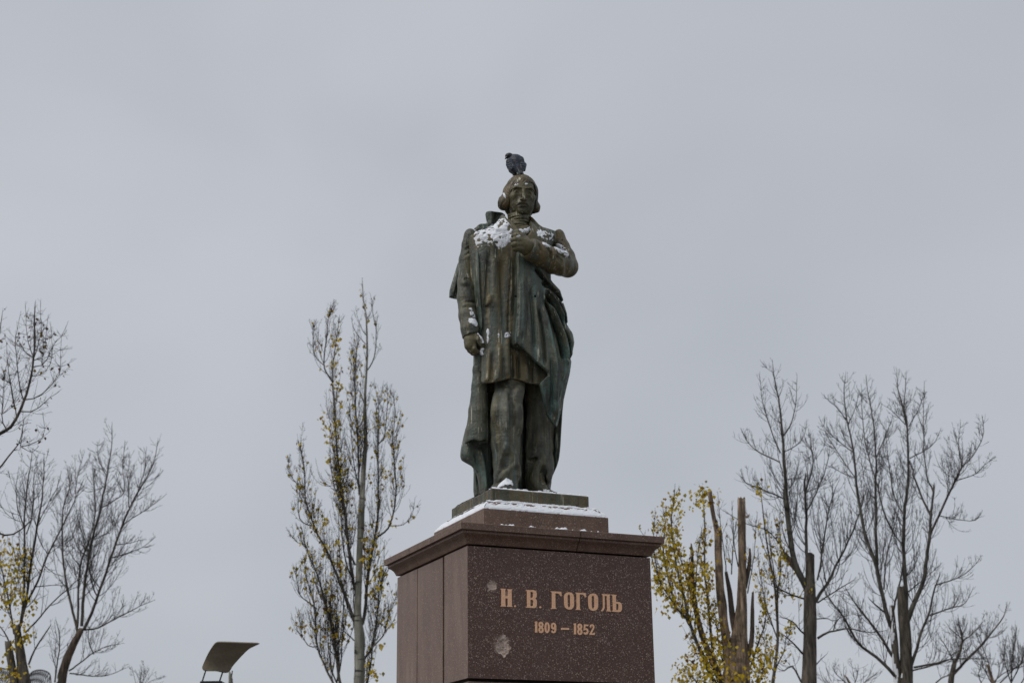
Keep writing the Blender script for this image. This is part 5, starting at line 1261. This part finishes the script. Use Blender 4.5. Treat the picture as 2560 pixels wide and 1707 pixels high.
# -- thick dark tree
fl = dict(len0=1.5, per=3.2, trop=.18, ang=(32, 72), leaf=0.0)
T = Tree('bare_poplar', 'bare poplar with a thick dark trunk cut off square below its crown', 'tree', 33, (2023, 1707), 31, limb_mat=BK_GREY)
T.trunk(q5([(1318, 1640, 36), (1320, 1450, 34), (1322, 1250, 31), (1322, 1050, 30), (1325, 900, 28), (1326, 780, 21), (1326, 610, 19)]), rough=.2, snow=.2)
T.trunk(q5([(1215, 720, 10), (1165, 650, 14), (1132, 605, 12)]), name='snag', m=BK_BROWN, to_ground=False)
for pts, w0, w1, dn, tl in ((q5([(1300, 860), (1215, 670), (1172, 400), (1140, 110)]) + q7([(450, 1200), (430, 950), (415, 740), (408, 600), (388, 400), (350, 200), (338, 100)]), 15, 1.6, 1.0, .75),
    (q5([(1320, 700), (1300, 580), (1294, 350), (1285, 60)]) + q7([(580, 955)]), 9, 4, .9, .8), (q7([(580, 1060), (640, 860), (625, 720), (612, 610)]), 4, 1.2, 1, .6), (q7([(590, 1200), (680, 1020), (745, 850), (765, 740)]), 4, 1.2, 1, .6),
    (q5([(1350, 980), (1400, 900), (1488, 760)]) + q6([(250, 720), (360, 500), (450, 270), (490, 130)]), 9, 1.8, 1, .9), (q6([(130, 800), (165, 600), (200, 330), (240, 200)]), 4.5, 1.2, 1, .8), (q6([(130, 970), (220, 910), (330, 840), (400, 800)]), 4, 1.2, 1, .7),
    (q6([(130, 1235), (190, 1190), (250, 1175), (380, 1160), (480, 1190), (620, 1180)]), 6, 1.6, .6, .6), (q6([(250, 1175), (262, 1130), (300, 1080), (380, 1060)]), 3, 1.2, .6, .5), (q6([(125, 1090), (200, 1085), (240, 1105), (270, 1090)]), 3, 1.2, .6, .4),
    (q5([(1280, 940), (1140, 890), (1060, 830)]), 5, 2, .8, .7), (q5([(1300, 900), (1060, 480), (860, 385), (680, 285)]), 3.6, 1.4, .6, .5), (q5([(1280, 1200), (1200, 1110), (1120, 1080)]), 4.5, 1.6, .8, .6), (q5([(1270, 1350), (1190, 1260), (1130, 1210)]), 5, 2, .7, .6),
    (q7([(392, 830), (240, 760), (150, 680), (105, 590)]), 4, 1.1, 1, .45), (q7([(436, 1110), (250, 1030), (130, 980), (102, 905)]), 4, 1.1, 1.2, .5), (q7([(412, 640), (480, 520), (515, 350), (520, 190)]), 3.4, 1, 1, .35), (q7([(395, 760), (310, 560), (260, 380), (240, 190)]), 3.4, 1, 1.2, .45),
    (q7([(425, 750), (520, 700), (580, 620), (590, 530)]), 2.6, 1, 1, .4), (q7([(440, 960), (520, 950), (578, 955)]), 2.6, 1.4, .6, .4), (q7([(588, 1060), (700, 1010), (780, 920)]), 2.6, 1, .8, .5), (q5([(1260, 1560), (1190, 1440), (1130, 1480), (1080, 1450)]), 5, 1.5, .6, .5), (q5([(1370, 1430), (1410, 1390), (1445, 1355)]), 3, 1, .2, .3),
    (q7([(700, 1560), (740, 1250), (780, 1100), (830, 980)]), 4, 1, 1, .6)):
    T.limb(pts, w0, w1, twigs=dn, tl=tl, **fl)
T.done()

# -- broad bare tree at the far side
T = Tree('forked_poplar', 'broad bare poplar with a snow streaked split trunk and many upright limbs', 'tree', 38, (2262, 1707), 41, limb_mat=BK_GREY, trunk_mat=BK_DARK)
T.trunk(q6([(792, 1640, 30), (792, 1450, 29), (785, 1250, 27), (772, 1080, 26), (758, 940, 21), (748, 852, 17)]), rough=.18, snow=.15)
T.trunk(q6([(735, 1640, 18), (722, 1480, 17), (705, 1280, 16), (692, 1100, 13), (682, 990, 9)]), name='stem', m=BK_DARK, to_ground=False, rough=.2, snow=.62)
for pts, w0, w1, dn, tl in ((q6([(690, 1180), (640, 1010), (572, 700), (490, 450), (430, 150)]) + q7([(970, 950), (950, 750), (910, 530), (880, 300), (885, 190)]), 11, 1.5, 1, .85), (q6([(572, 690), (560, 480), (564, 250), (560, 50)]) + q7([(1115, 800), (1095, 520), (1060, 330), (1042, 205)]), 8, 1.4, 1, .8),
    (q6([(785, 1080), (790, 900), (778, 600), (780, 300), (808, 30)]) + q7([(1365, 800), (1355, 600), (1320, 400), (1290, 300), (1272, 150)]), 11, 1.4, 1, .8), (q7([(1355, 590), (1335, 420), (1340, 280), (1342, 175)]), 4, 1.2, 1, .45),
    (q6([(800, 1100), (840, 990), (885, 890), (932, 750), (968, 480), (970, 320), (996, 115)]), 13, 5, .8, .8), (q6([(968, 470), (1080, 230), (1190, 0)]) + q7([(1700, 1000), (1762, 870), (1850, 780), (1920, 620), (1920, 515)]), 6, 1.2, 1, .7), (q7([(1762, 870), (1740, 700), (1752, 530)]), 3, 1, 1, .45), (q7([(1710, 975), (1850, 930), (1940, 850), (1995, 795)]), 2.6, 1, 1, .4),
    (q6([(970, 320), (912, 205), (832, 5)]) + q7([(1400, 920), (1370, 830)]), 6, 3, .7, .7), (q7([(1550, 1050), (1500, 960), (1480, 750), (1474, 500), (1480, 240)]), 4.5, 1.2, 1, .5), (q7([(1370, 800), (1480, 740), (1560, 680), (1600, 590)]), 3, 1, 1, .45), (q6([(1040, 325), (1180, 350), (1300, 355), (1350, 300)]), 2.4, .9, 1.4, .4),
    (q6([(745, 1560), (600, 1400), (430, 1260), (330, 1080), (205, 920), (150, 780)]), 9, 1.6, .9, .8), (q6([(710, 1400), (580, 1180), (450, 1020), (350, 880)]), 8, 2, .8, .8), (q6([(640, 1050), (560, 985), (520, 945)]), 5, 2, .6, .5),
    (q6([(820, 1480), (890, 1220), (960, 1050), (1000, 870), (1035, 775)]), 8, 2.5, .9, .8), (q6([(962, 1065), (1150, 1000), (1222, 980), (1275, 890)]), 3.6, 1, 1, .6), (q6([(800, 890), (870, 830), (950, 770), (1040, 690)]), 3.6, 1.2, 1, .6), (q6([(1000, 840), (1160, 790), (1260, 730), (1340, 640)]), 3, 1, 1.1, .5),
    (q6([(845, 1450), (1000, 1420), (1120, 1385), (1300, 1385)]), 5, 1.6, .8, .6), (q6([(700, 460), (620, 280), (565, 60)]), 5, 3, .7, .7), (q6([(775, 320), (705, 190), (680, 10)]), 4, 2, .7, .6), (q6([(625, 870), (640, 640), (690, 440), (735, 280)]), 4, 1.4, .9, .7),
    (q6([(690, 1050), (770, 620), (690, 450), (640, 350)]), 4.5, 2, .6, .6), (q7([(1115, 970), (1040, 700), (1010, 420), (1005, 260)]), 3.6, 1, 1, .5), (q7([(1115, 800), (1150, 720), (1220, 560), (1240, 500)]), 2.8, 1, 1, .5), (q7([(955, 760), (850, 690), (740, 590), (690, 500)]), 3.2, 1, 1.1, .5), (q7([(968, 950), (880, 830), (760, 640), (715, 570)]), 3, 1, 1, .5),
    (q7([(910, 535), (820, 420), (760, 370), (755, 330)]), 2.4, .9, 1, .35), (q7([(905, 545), (960, 430), (985, 300)]), 2.4, .9, 1, .35), (q7([(968, 950), (870, 910), (740, 850)]), 2.6, 1, .9, .4), (q7([(1245, 1080), (1215, 850), (1195, 680)]), 3.6, 1.2, .9, .5), (q7([(1355, 560), (1230, 440), (1170, 400)]), 2.6, .9, 1, .4), (q7([(1365, 560), (1430, 450), (1470, 330)]), 2.6, .9, 1, .4)):
    T.limb(pts, w0, w1, twigs=dn, tl=tl, **fl)
T.done()

# -- smaller trees beyond, far side
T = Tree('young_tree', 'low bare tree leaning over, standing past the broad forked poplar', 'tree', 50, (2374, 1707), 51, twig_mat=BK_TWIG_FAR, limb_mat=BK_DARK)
T.trunk(qf([(1075, 1640, 14), (1110, 1400, 12), (1140, 1260, 10)]), sides=8)
fr = dict(len0=1.3, per=2.4, trop=.13, ang=(30, 70), leaf=0.0)
for pts, w0, w1, tl in ((qf([(1140, 1260), (1240, 1050), (1258, 860), (1210, 680), (1195, 590)]), 8, 2, .8), (qf([(1100, 1450), (1310, 1220), (1560, 980), (1730, 750), (1880, 550), (1930, 380)]), 7, 1.6, .9), (qf([(1258, 920), (1400, 830), (1560, 640)]), 4, 1.2, .8), (qf([(500, 1370), (900, 1270), (1085, 1195), (1300, 1190), (1700, 1195)]), 4, 1.4, .6),
                        (qf([(1085, 1195), (1100, 1130), (1240, 1050)]), 3, 2, .5), (qf([(1250, 900), (1100, 770), (1010, 650)]), 3, 1, .7), (qf([(850, 1560), (960, 1480), (1110, 1420)]), 3.6, 2, .8), (qf([(1140, 1260), (1000, 1000), (890, 830)]), 3.4, 1.2, .8), (qf([(1310, 1220), (1280, 1080), (1270, 960)]), 3, 1, .8)): T.limb(pts, w0, w1, tl=tl, **fr)
T.done()
T = Tree('broken_tree', 'broken brown stem rising from leafless twigs at the edge of the row', 'tree', 55, (2484, 1707), 53, twig_mat=BK_TWIG_FAR, trunk_mat=BK_BROWN, limb_mat=BK_DARK)
T.trunk(qf([(1740, 1660, 9), (1700, 1480, 8), (1660, 1350, 7), (1638, 1285, 6)]), sides=8)
for pts, w0, w1, tl in ((qf([(1740, 1640), (1650, 1240), (1500, 900), (1470, 780)]), 3.2, 1.2, .8), (qf([(1740, 1600), (1820, 1380), (1800, 1240)]), 2.6, 1, .7), (qf([(1700, 1560), (1560, 1280), (1540, 1050)]), 3, 1, .8), (qf([(1560, 1600), (1500, 1450), (1530, 1350)]), 3, 1, .7)): T.limb(pts, w0, w1, tl=tl, **fr)
T.done()
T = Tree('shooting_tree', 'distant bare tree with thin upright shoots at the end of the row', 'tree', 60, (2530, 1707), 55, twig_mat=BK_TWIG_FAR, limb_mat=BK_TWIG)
T.trunk(qf([(1990, 1700, 5), (2000, 1560, 4), (2010, 1450, 3)]), sides=7)
up = dict(len0=1.5, per=2.2, trop=.24, ang=(18, 45), leaf=0.0)
for pts, w0, w1, tl in ((qf([(2000, 1560), (2030, 1100), (2070, 900), (2070, 760)]), 3, 1, .8), (qf([(2000, 1560), (1900, 1200), (1920, 900)]), 3, 1, .8), (qf([(2010, 1540), (2150, 1250), (2180, 1050)]), 3, 1, .8), (qf([(1830, 1560), (2000, 1390), (2196, 1240), (2350, 1150)]), 3, 1.6, .8), (qf([(1740, 1540), (1900, 1400), (2196, 1300)]), 2.6, 1.4, .8), (qf([(2100, 1650), (2300, 1300), (2350, 1000)]), 3, 1, .8)): T.limb(pts, w0, w1, tl=tl, **up)
T.done()
T = Tree('stub_tree', 'small leafless tree with a broken top behind the gap of two big poplars', 'tree', 52, (2120, 1707), 57, twig_mat=BK_TWIG_FAR)
T.trunk(q6([(400, 1700, 8), (385, 1600, 7), (355, 1540, 6), (333, 1508, 4)]), sides=8, m=BK_BROWN)
for pts, w0, w1, tl in ((q6([(390, 1620), (430, 1500), (432, 1440)]), 2.4, 1, .6), (q6([(395, 1640), (480, 1560), (560, 1500)]), 2.4, 1, .7), (q6([(380, 1600), (270, 1500), (250, 1440)]), 2.4, 1, .7), (q6([(390, 1650), (200, 1570), (150, 1480)]), 2.4, 1, .8)): T.limb(pts, w0, w1, tl=tl, **fr)
T.done()

# -- near tree reaching in from the other side of the frame
T = Tree('overhanging_tree', 'nearest bare poplar reaching in from beyond the frame with brown withered leaves', 'tree', 24, (-190, 1707), 61, limb_mat=BK_DARK)
T.trunk([(-190, 1900, 40), (-175, 1500, 36), (-150, 1250, 28), (-120, 1000, 18), (-95, 800, 8), (-90, 700, 3)])
nr = dict(len0=.55, per=4.0, trop=.13, ang=(40, 85), leaf=.10, lvl=2)
for pts, w0, w1, dn, tl in (([(-150, 1220), (-60, 1120), (0, 1085), (30, 1065), (58, 1000), (76, 930), (84, 850), (86, 800), (88, 770)], 12, 1.6, .8, .8), (q1([(165, 905), (240, 905), (300, 875), (370, 810), (440, 765)]), 3.4, 1.2, 1.1, .8), (q1([(200, 812), (300, 795), (370, 735), (430, 660), (470, 600), (480, 360)]), 3.4, 1, 1.1, .8),
    (q1([(262, 555), (330, 545), (385, 470), (410, 400), (470, 330), (512, 255)]), 3, 1, 1.2, .8), (q1([(265, 505), (330, 480), (350, 360), (372, 200)]), 2.4, .9, 1.2, .7), (q1([(258, 480), (200, 440), (165, 380)]), 2.4, 1, 1.1, .8), (q1([(258, 628), (330, 620), (400, 540), (415, 440), (400, 260)]), 2.4, .9, 1.2, .7), (q1([(185, 820), (140, 540), (125, 330), (150, 190)]), 3, .9, 1.2, .9), (q1([(262, 500), (320, 300), (318, 80)]), 2.6, .9, 1.2, .8), (q1([(262, 480), (215, 320), (200, 100)]), 2.6, .9, 1.2, .8), (q1([(262, 470), (268, 300), (270, 100)]), 3, .9, 1.3, .7),
    (q1([(130, 960), (90, 720), (60, 560), (55, 430)]), 3, 1, 1.2, .9), (q1([(60, 1060), (20, 960), (25, 760), (60, 500)]), 3.4, 1, 1.2, .9), ([(-120, 1230), (-40, 1195), (0, 1168), (30, 1130), (48, 1110), (58, 1060)], 7, 1.6, 1, .9), (q1([(160, 1180), (240, 1165), (310, 1130), (360, 1080), (340, 960)]), 2.8, .9, 1, .6), (q1([(160, 1175), (210, 1210), (260, 1230), (290, 1190)]), 2, .8, .8, .4), (q1([(160, 1170), (180, 1060), (180, 930)]), 2.4, .9, .8, .6),
    ([(-140, 1300), (-50, 1310), (-10, 1330), (22, 1337), (50, 1326), (72, 1306)], 6, 3, .4, .5), ([(-140, 1150), (-60, 1020), (-20, 900), (0, 820), (5, 790)], 6, 1.4, 1, .8)):
    T.limb(pts, w0, w1, twigs=dn, tl=tl, drift=random.Random(int(pts[0][0] * 7)).uniform(-.5, .5), **nr)
T.done(LF_BRN)

# -- twin trunked tree in the corner with yellow leaves
T = Tree('twin_trunk_tree', 'twin trunked poplar with yellow leaves on its lower shoots at the corner', 'tree', 32, (45, 1707), 71, limb_mat=BK_DARK)
T.trunk(q2([(118, 1640, 22), (100, 1480, 19), (78, 1360, 18), (62, 1240, 15)]))
T.trunk(q2([(205, 1660, 26), (180, 1480, 24), (160, 1330, 20), (142, 1200, 17), (130, 1110, 14)]), name='trunk')
ml = dict(len0=1.25, per=2.5, trop=.14, ang=(30, 70), leaf=0.0)
for pts, w0, w1, dn, tl in ((q2([(150, 1150), (205, 950), (290, 790), (350, 620), (490, 340), (570, 180), (640, 10)]), 7, 1.6, .9, .9), (q2([(160, 1120), (180, 900), (184, 700), (190, 300), (215, 0), (235, -120), (250, -220)]), 7, 1.4, 1, .9), (q2([(175, 1050), (240, 650), (290, 330), (330, 130), (345, -50), (345, -180)]), 7, 1.4, 1, .9),
    (q2([(200, 1170), (300, 1060), (420, 920), (540, 815), (630, 735)]), 4.5, 1.8, .6, .7), (q2([(225, 1420), (290, 1280), (380, 1140)]), 5, 3, .6, .6), (q2([(110, 1180), (60, 900), (20, 700), (-20, 480)]), 5, 1.6, 1, .8), (q2([(280, 812), (400, 802), (500, 805)]), 2.6, 1.2, .5, .5), (q2([(70, 1240), (20, 1150), (-40, 1080)]), 4, 2, .5, .6), (q2([(205, 400), (250, 250), (262, 0), (280, -150)]), 3.4, 1, 1.1, .8),
    (q2([(345, 640), (420, 700), (520, 740)]), 2, 1, .6, .4), (q2([(190, 360), (130, 200), (120, 40), (140, -80)]), 3, 1, 1, .8), (q2([(290, 330), (360, 200), (440, 50), (475, -60)]), 2.6, 1, 1, .6)): T.limb(pts, w0, w1, twigs=dn, tl=tl, **ml)
T.cloud(q2([(10, 470), (50, 520), (60, 640), (130, 660), (210, 680), (170, 740), (90, 740), (60, 790), (170, 820), (190, 900), (120, 940), (60, 940), (220, 640), (120, 560), (225, 530), (90, 860), (180, 1080), (120, 1090), (250, 960), (120, 1260), (160, 1230), (200, 1180), (70, 1320), (110, 1480), (165, 1430), (80, 1440), (40, 1540), (20, 620), (160, 520), (230, 1180), (20, 880)]), 620, 9, .5)
T.done()

# -- many limbed tree further along
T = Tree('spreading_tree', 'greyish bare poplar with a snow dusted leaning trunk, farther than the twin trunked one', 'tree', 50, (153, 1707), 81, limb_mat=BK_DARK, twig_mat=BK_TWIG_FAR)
T.trunk(q2([(470, 1640, 22), (500, 1450, 20), (565, 1280, 17), (615, 1185, 15), (640, 1140, 12)]), m=BK_MIX, snow=.4, rough=.34)
sp = dict(len0=1.7, per=2.5, trop=.11, ang=(32, 75), leaf=0.0)
for pts, w0, w1, dn, tl in ((q2([(610, 1180), (590, 1080), (520, 800), (490, 600), (485, 400), (500, 200), (540, 60), (560, -60)]), 7, 1.6, .9, .9), (q2([(605, 1130), (612, 900), (632, 640), (700, 450), (740, 250), (740, 60), (730, -80)]), 6, 1.6, 1, .9), (q2([(640, 1120), (665, 850), (682, 680), (722, 460), (790, 200), (830, 0)]) + q1([(815, 1550), (850, 1310), (875, 1150), (878, 1020)]), 8, 1.4, 1, .9),
    (q2([(655, 1150), (720, 1000), (800, 780), (900, 480), (1020, 180), (1120, 0)]) + q1([(1130, 1450), (1200, 1320), (1235, 1150)]), 8, 1.4, 1, .9), (q2([(660, 1150), (760, 1140), (860, 1090), (1020, 1000), (1100, 960), (1190, 925)]), 4.5, 1.2, 1, .7), (q2([(540, 1470), (640, 1400), (730, 1330), (830, 1280), (940, 1260)]), 4, 1.2, .9, .7), (q2([(545, 1490), (640, 1500), (750, 1510), (860, 1500), (980, 1450)]), 3.4, 1.2, .9, .6),
    (q2([(735, 1340), (700, 1270), (700, 1150), (760, 1050)]), 3, 1.2, .8, .6), (q2([(430, 1560), (465, 1350), (470, 1200), (440, 1080)]), 4, 1.4, .9, .7), (q2([(860, 590), (960, 560), (1100, 510), (1200, 440)]), 3, 1, .9, .6), (q2([(905, 485), (1000, 475), (1120, 440)]), 2.6, 1, .9, .5), (q2([(950, 340), (1060, 260), (1180, 180), (1290, 100)]), 3, 1, 1, .5), (q2([(1010, 190), (1010, 60), (1000, -60)]) + q1([(1000, 1420), (1015, 1240)]), 3, 1, 1, .6),
    (q2([(740, 440), (840, 390), (900, 320), (960, 210)]), 2.6, 1, .9, .6), (q2([(790, 195), (900, 130), (980, 60)]) + q1([(960, 1340), (978, 1150)]), 3, 1, 1, .5), (q2([(700, 580), (620, 520), (560, 380), (540, 250)]), 2.8, 1, .9, .7), (q1([(830, 1400), (770, 1270), (765, 1150)]), 2.6, 1, 1, .5), (q1([(590, 1550), (610, 1400), (655, 1240)]), 2.6, 1, 1, .6), (q1([(560, 1560), (540, 1420), (530, 1340)]), 2.4, 1, 1, .5), (q1([(1090, 1500), (1130, 1380), (1148, 1200)]), 2.6, 1, 1, .5), (q2([(630, 650), (560, 560), (520, 430)]), 2.6, 1, .9, .7)):
    T.limb(pts, w0, w1, twigs=dn, tl=tl, **sp)
T.done()
T = Tree('distant_tree', 'faint distant tree top low behind the spreading grey poplar', 'tree', 75, (345, 1707), 91, twig_mat=BK_TWIG_FAR, limb_mat=BK_TWIG_FAR)
T.trunk([(345, 1800, 5), (347, 1740, 3.5), (350, 1700, 2.5), (352, 1685, 1.5)], sides=6)
for pts in ([(347, 1740), (335, 1690), (330, 1668)], [(350, 1730), (362, 1680), (358, 1655)], [(350, 1720), (380, 1700), (410, 1690)]): T.limb(pts, 1.4, .8, tl=.55, twigs=.5, **sp)
T.done()
T = Tree('pollarded_tree', 'slim pollarded trunk forking into two snowy stubs right behind the park light', 'tree', 45, (576, 1707), 93, trunk_mat=BK_PALE)
T.trunk([(575.5, 1730, 11), (576, 1708, 10.5), (576, 1692, 9), (573.8, 1682, 5), (573.2, 1677, 3.4)], sides=9)
T.trunk([(577, 1694, 5), (579.6, 1686, 3), (581, 1676, 3)], name='stub', m=BK_GREY, to_ground=False, sides=7)
T.done()

# ------------------------------------------------------------------ park light with a curved reflector
LY = 20.0
p0 = at(532, 1707, LY)
lamp = empty('park_light', (p0[0], LY, 0)); tag(lamp, 'park light with a curved brown reflector raised on two struts over a dark lamp box', 'park light')
DARKM = plain('dark_painted_metal', (0.012, 0.016, 0.017), 0.4, 0.3); 
m, nt, b = mat('reflector_underside'); v = coord(nt)
L(nt, mix(nt, ramp(nt, noise(nt, coord(nt, scale=(1, 1, 3)), 5, 4, 0.6), [(0.5, 0.0), (0.75, 0.5)]), ramp(nt, noise(nt, v, 30, 4, 0.7), [(0.3, (0.20, 0.165, 0.115)), (0.6, (0.27, 0.225, 0.165))]), (0.36, 0.31, 0.24)), b.inputs['Base Color'])
b.inputs['Roughness'].default_value = 0.45; REFL = m
kx = 200 / 2352.
def lp_(pts): return catmull(np.array([(480 + x * kx, 1580 + y * kx) for x, y in pts], float), 6)
left_e = lp_([(330, 1110), (295, 1040), (330, 930), (450, 660), (560, 480), (660, 350), (720, 312)])
right_e = lp_([(1060, 1180), (1130, 1110), (1200, 990), (1400, 760), (1650, 510), (1820, 415), (1980, 342)])
ns, ntt = 24, 24
def rs(P, n): 
    d = np.r_[0, np.cumsum(np.linalg.norm(np.diff(P, axis=0), axis=1))]; t = np.linspace(0, d[-1], n); return np.stack([np.interp(t, d, P[:, i]) for i in (0, 1)], -1)
le, re_ = rs(left_e, ns), rs(right_e, ns)
bot = rs(lp_([(330, 1110), (410, 1138), (700, 1142), (850, 1170), (960, 1190), (1060, 1180)]), ntt); top = rs(lp_([(720, 312), (790, 292), (980, 290), (1500, 312), (1900, 325), (1980, 342)]), ntt)
s_, t_ = np.meshgrid(np.linspace(0, 1, ns), np.linspace(0, 1, ntt), indexing='ij')
C = (1 - t_)[..., None] * le[:, None] + t_[..., None] * re_[:, None] + (1 - s_)[..., None] * bot[None] + s_[..., None] * top[None] \
    - ((1 - s_) * (1 - t_))[..., None] * bot[0] - (s_ * (1 - t_))[..., None] * top[0] - ((1 - s_) * t_)[..., None] * bot[-1] - (s_ * t_)[..., None] * top[-1]
depth = LY + 0.14 - 0.50 * s_ ** 1.6 + 0.06 * (2 * t_ - 1) ** 2
Pt = np.array([[at(C[i, j, 0], C[i, j, 1], depth[i, j]) for j in range(ntt)] for i in range(ns)])
nrm_ = np.cross(np.gradient(Pt, axis=0), np.gradient(Pt, axis=1)); nrm_ /= np.linalg.norm(nrm_, axis=-1, keepdims=True)
if nrm_[12, 12] @ (CAM - Pt[12, 12]) > 0: nrm_ = -nrm_
Vb = np.concatenate([Pt.reshape(-1, 3), (Pt + nrm_ * 0.012).reshape(-1, 3)]); ix_ = np.arange(ns * ntt).reshape(ns, ntt); Nn = ns * ntt
F = [];
for i in range(ns - 1):
    for j in range(ntt - 1):
        f = [ix_[i, j], ix_[i + 1, j], ix_[i + 1, j + 1], ix_[i, j + 1]]; F.append(f); F.append([q_ + Nn for q_ in f[::-1]])
rim_ = list(ix_[0, :-1]) + list(ix_[:-1, -1]) + list(ix_[-1, :0:-1]) + list(ix_[:0:-1, 0])
for a_, b_ in zip(rim_, rim_[1:] + rim_[:1]): F.append([a_, b_, b_ + Nn, a_ + Nn])
ro = mk('reflector', Vb, F, REFL, lamp)
try: ro.data.set_sharp_from_angle(angle=math.radians(40))
except Exception: pass
bm = bmesh.new(); bm.from_mesh(ro.data); bmesh.ops.recalc_face_normals(bm, faces=bm.faces); bm.to_mesh(ro.data); bm.free()
for a_, b_ in (((514.5, 1674), (503.5, 1709)), ((556.3, 1680), (547.5, 1706))):
    t = Tubes(); t.add([at(*a_, LY + .13), at(*b_, LY + .02)], [.010, .010], 8); t.build('strut', DARKM, lamp)
def solid_box(name, c, sx, sy, sz, m, parent, bev=.012):
    bm = bmesh.new(); bmesh.ops.create_cube(bm, size=1.0); bmesh.ops.scale(bm, vec=(sx, sy, sz), verts=bm.verts)
    bmesh.ops.bevel(bm, geom=list(bm.edges), offset=bev, segments=2, profile=.5, affect='EDGES'); bmesh.ops.translate(bm, vec=tuple(c), verts=bm.verts)
    bm.verts.index_update(); V = [tuple(v.co) for v in bm.verts]; F = [[v.index for v in f.verts] for f in bm.faces]; bm.free(); return mk(name, V, F, m, parent, smooth=False)
bt_ = at(532, 1703.4, LY)
w_b = float(at(560.4, 1704, LY)[0] - at(505, 1704, LY)[0])
solid_box('lamp_box', (bt_[0], LY, bt_[2] - .11), w_b, .26, .22, DARKM, lamp)
t = Tubes(); t.add([(bt_[0], LY, bt_[2] - .2), (bt_[0], LY, 0.0)], [.045, .06], 14); t.build('post', DARKM, lamp)
solid_box('foot_plate', (bt_[0], LY, .02), .26, .26, .03, DARKM, lamp, .006)

# ------------------------------------------------------------------ arched lattice far behind the corner trees
AY = 70.0
arc = empty('lattice_arch', tuple(at(60, 1707, AY) * [1, 1, 0])); tag(arc, 'far off grey lattice screen with arched tops behind the corner trunks', 'lattice')
GREYM = plain('grey_lattice', (0.06, 0.052, 0.05), 0.8)
r_ = .020
for pts in ([(-40, 1668), (0, 1669), (14, 1671), (22, 1673)], [(72, 1688), (80, 1679), (92, 1674.5), (104, 1674), (115, 1677), (124, 1684), (127, 1700), (128, 1740)], [(60, 1760), (66, 1700), (72, 1688)], [(-40, 1760), (40, 1760), (130, 1760)]):
    t = Tubes(); t.add(catmull(np.array([at(u, v, AY) for u, v in pts]), 4), np.full((len(pts) - 1) * 4 + 1, .028), 6); t.build('rail', GREYM, arc)
def top_at(u): return np.interp(u, [-40, 0, 22, 30, 66, 72, 80, 92, 104, 115, 124, 127], [1668, 1669, 1673, 1680, 1692, 1688, 1679, 1674.5, 1674, 1677, 1684, 1700])
first = None
for k, u in enumerate(np.arange(-38, 128, 4.4)):
    for sl, w in ((-0.16, r_), (0.5, r_ * .7)):
        t = Tubes(); v0 = top_at(u); n_ = 6
        vv = np.linspace(v0, 1790, n_); uu = u + (vv - v0) * sl * (1 if sl < 0 else -1) * .8
        t.add(np.array([at(a_, b_, AY + (.05 if sl > 0 else 0)) for a_, b_ in zip(uu, vv)]), np.full(n_, w), 4); t.build('slat', GREYM, arc)
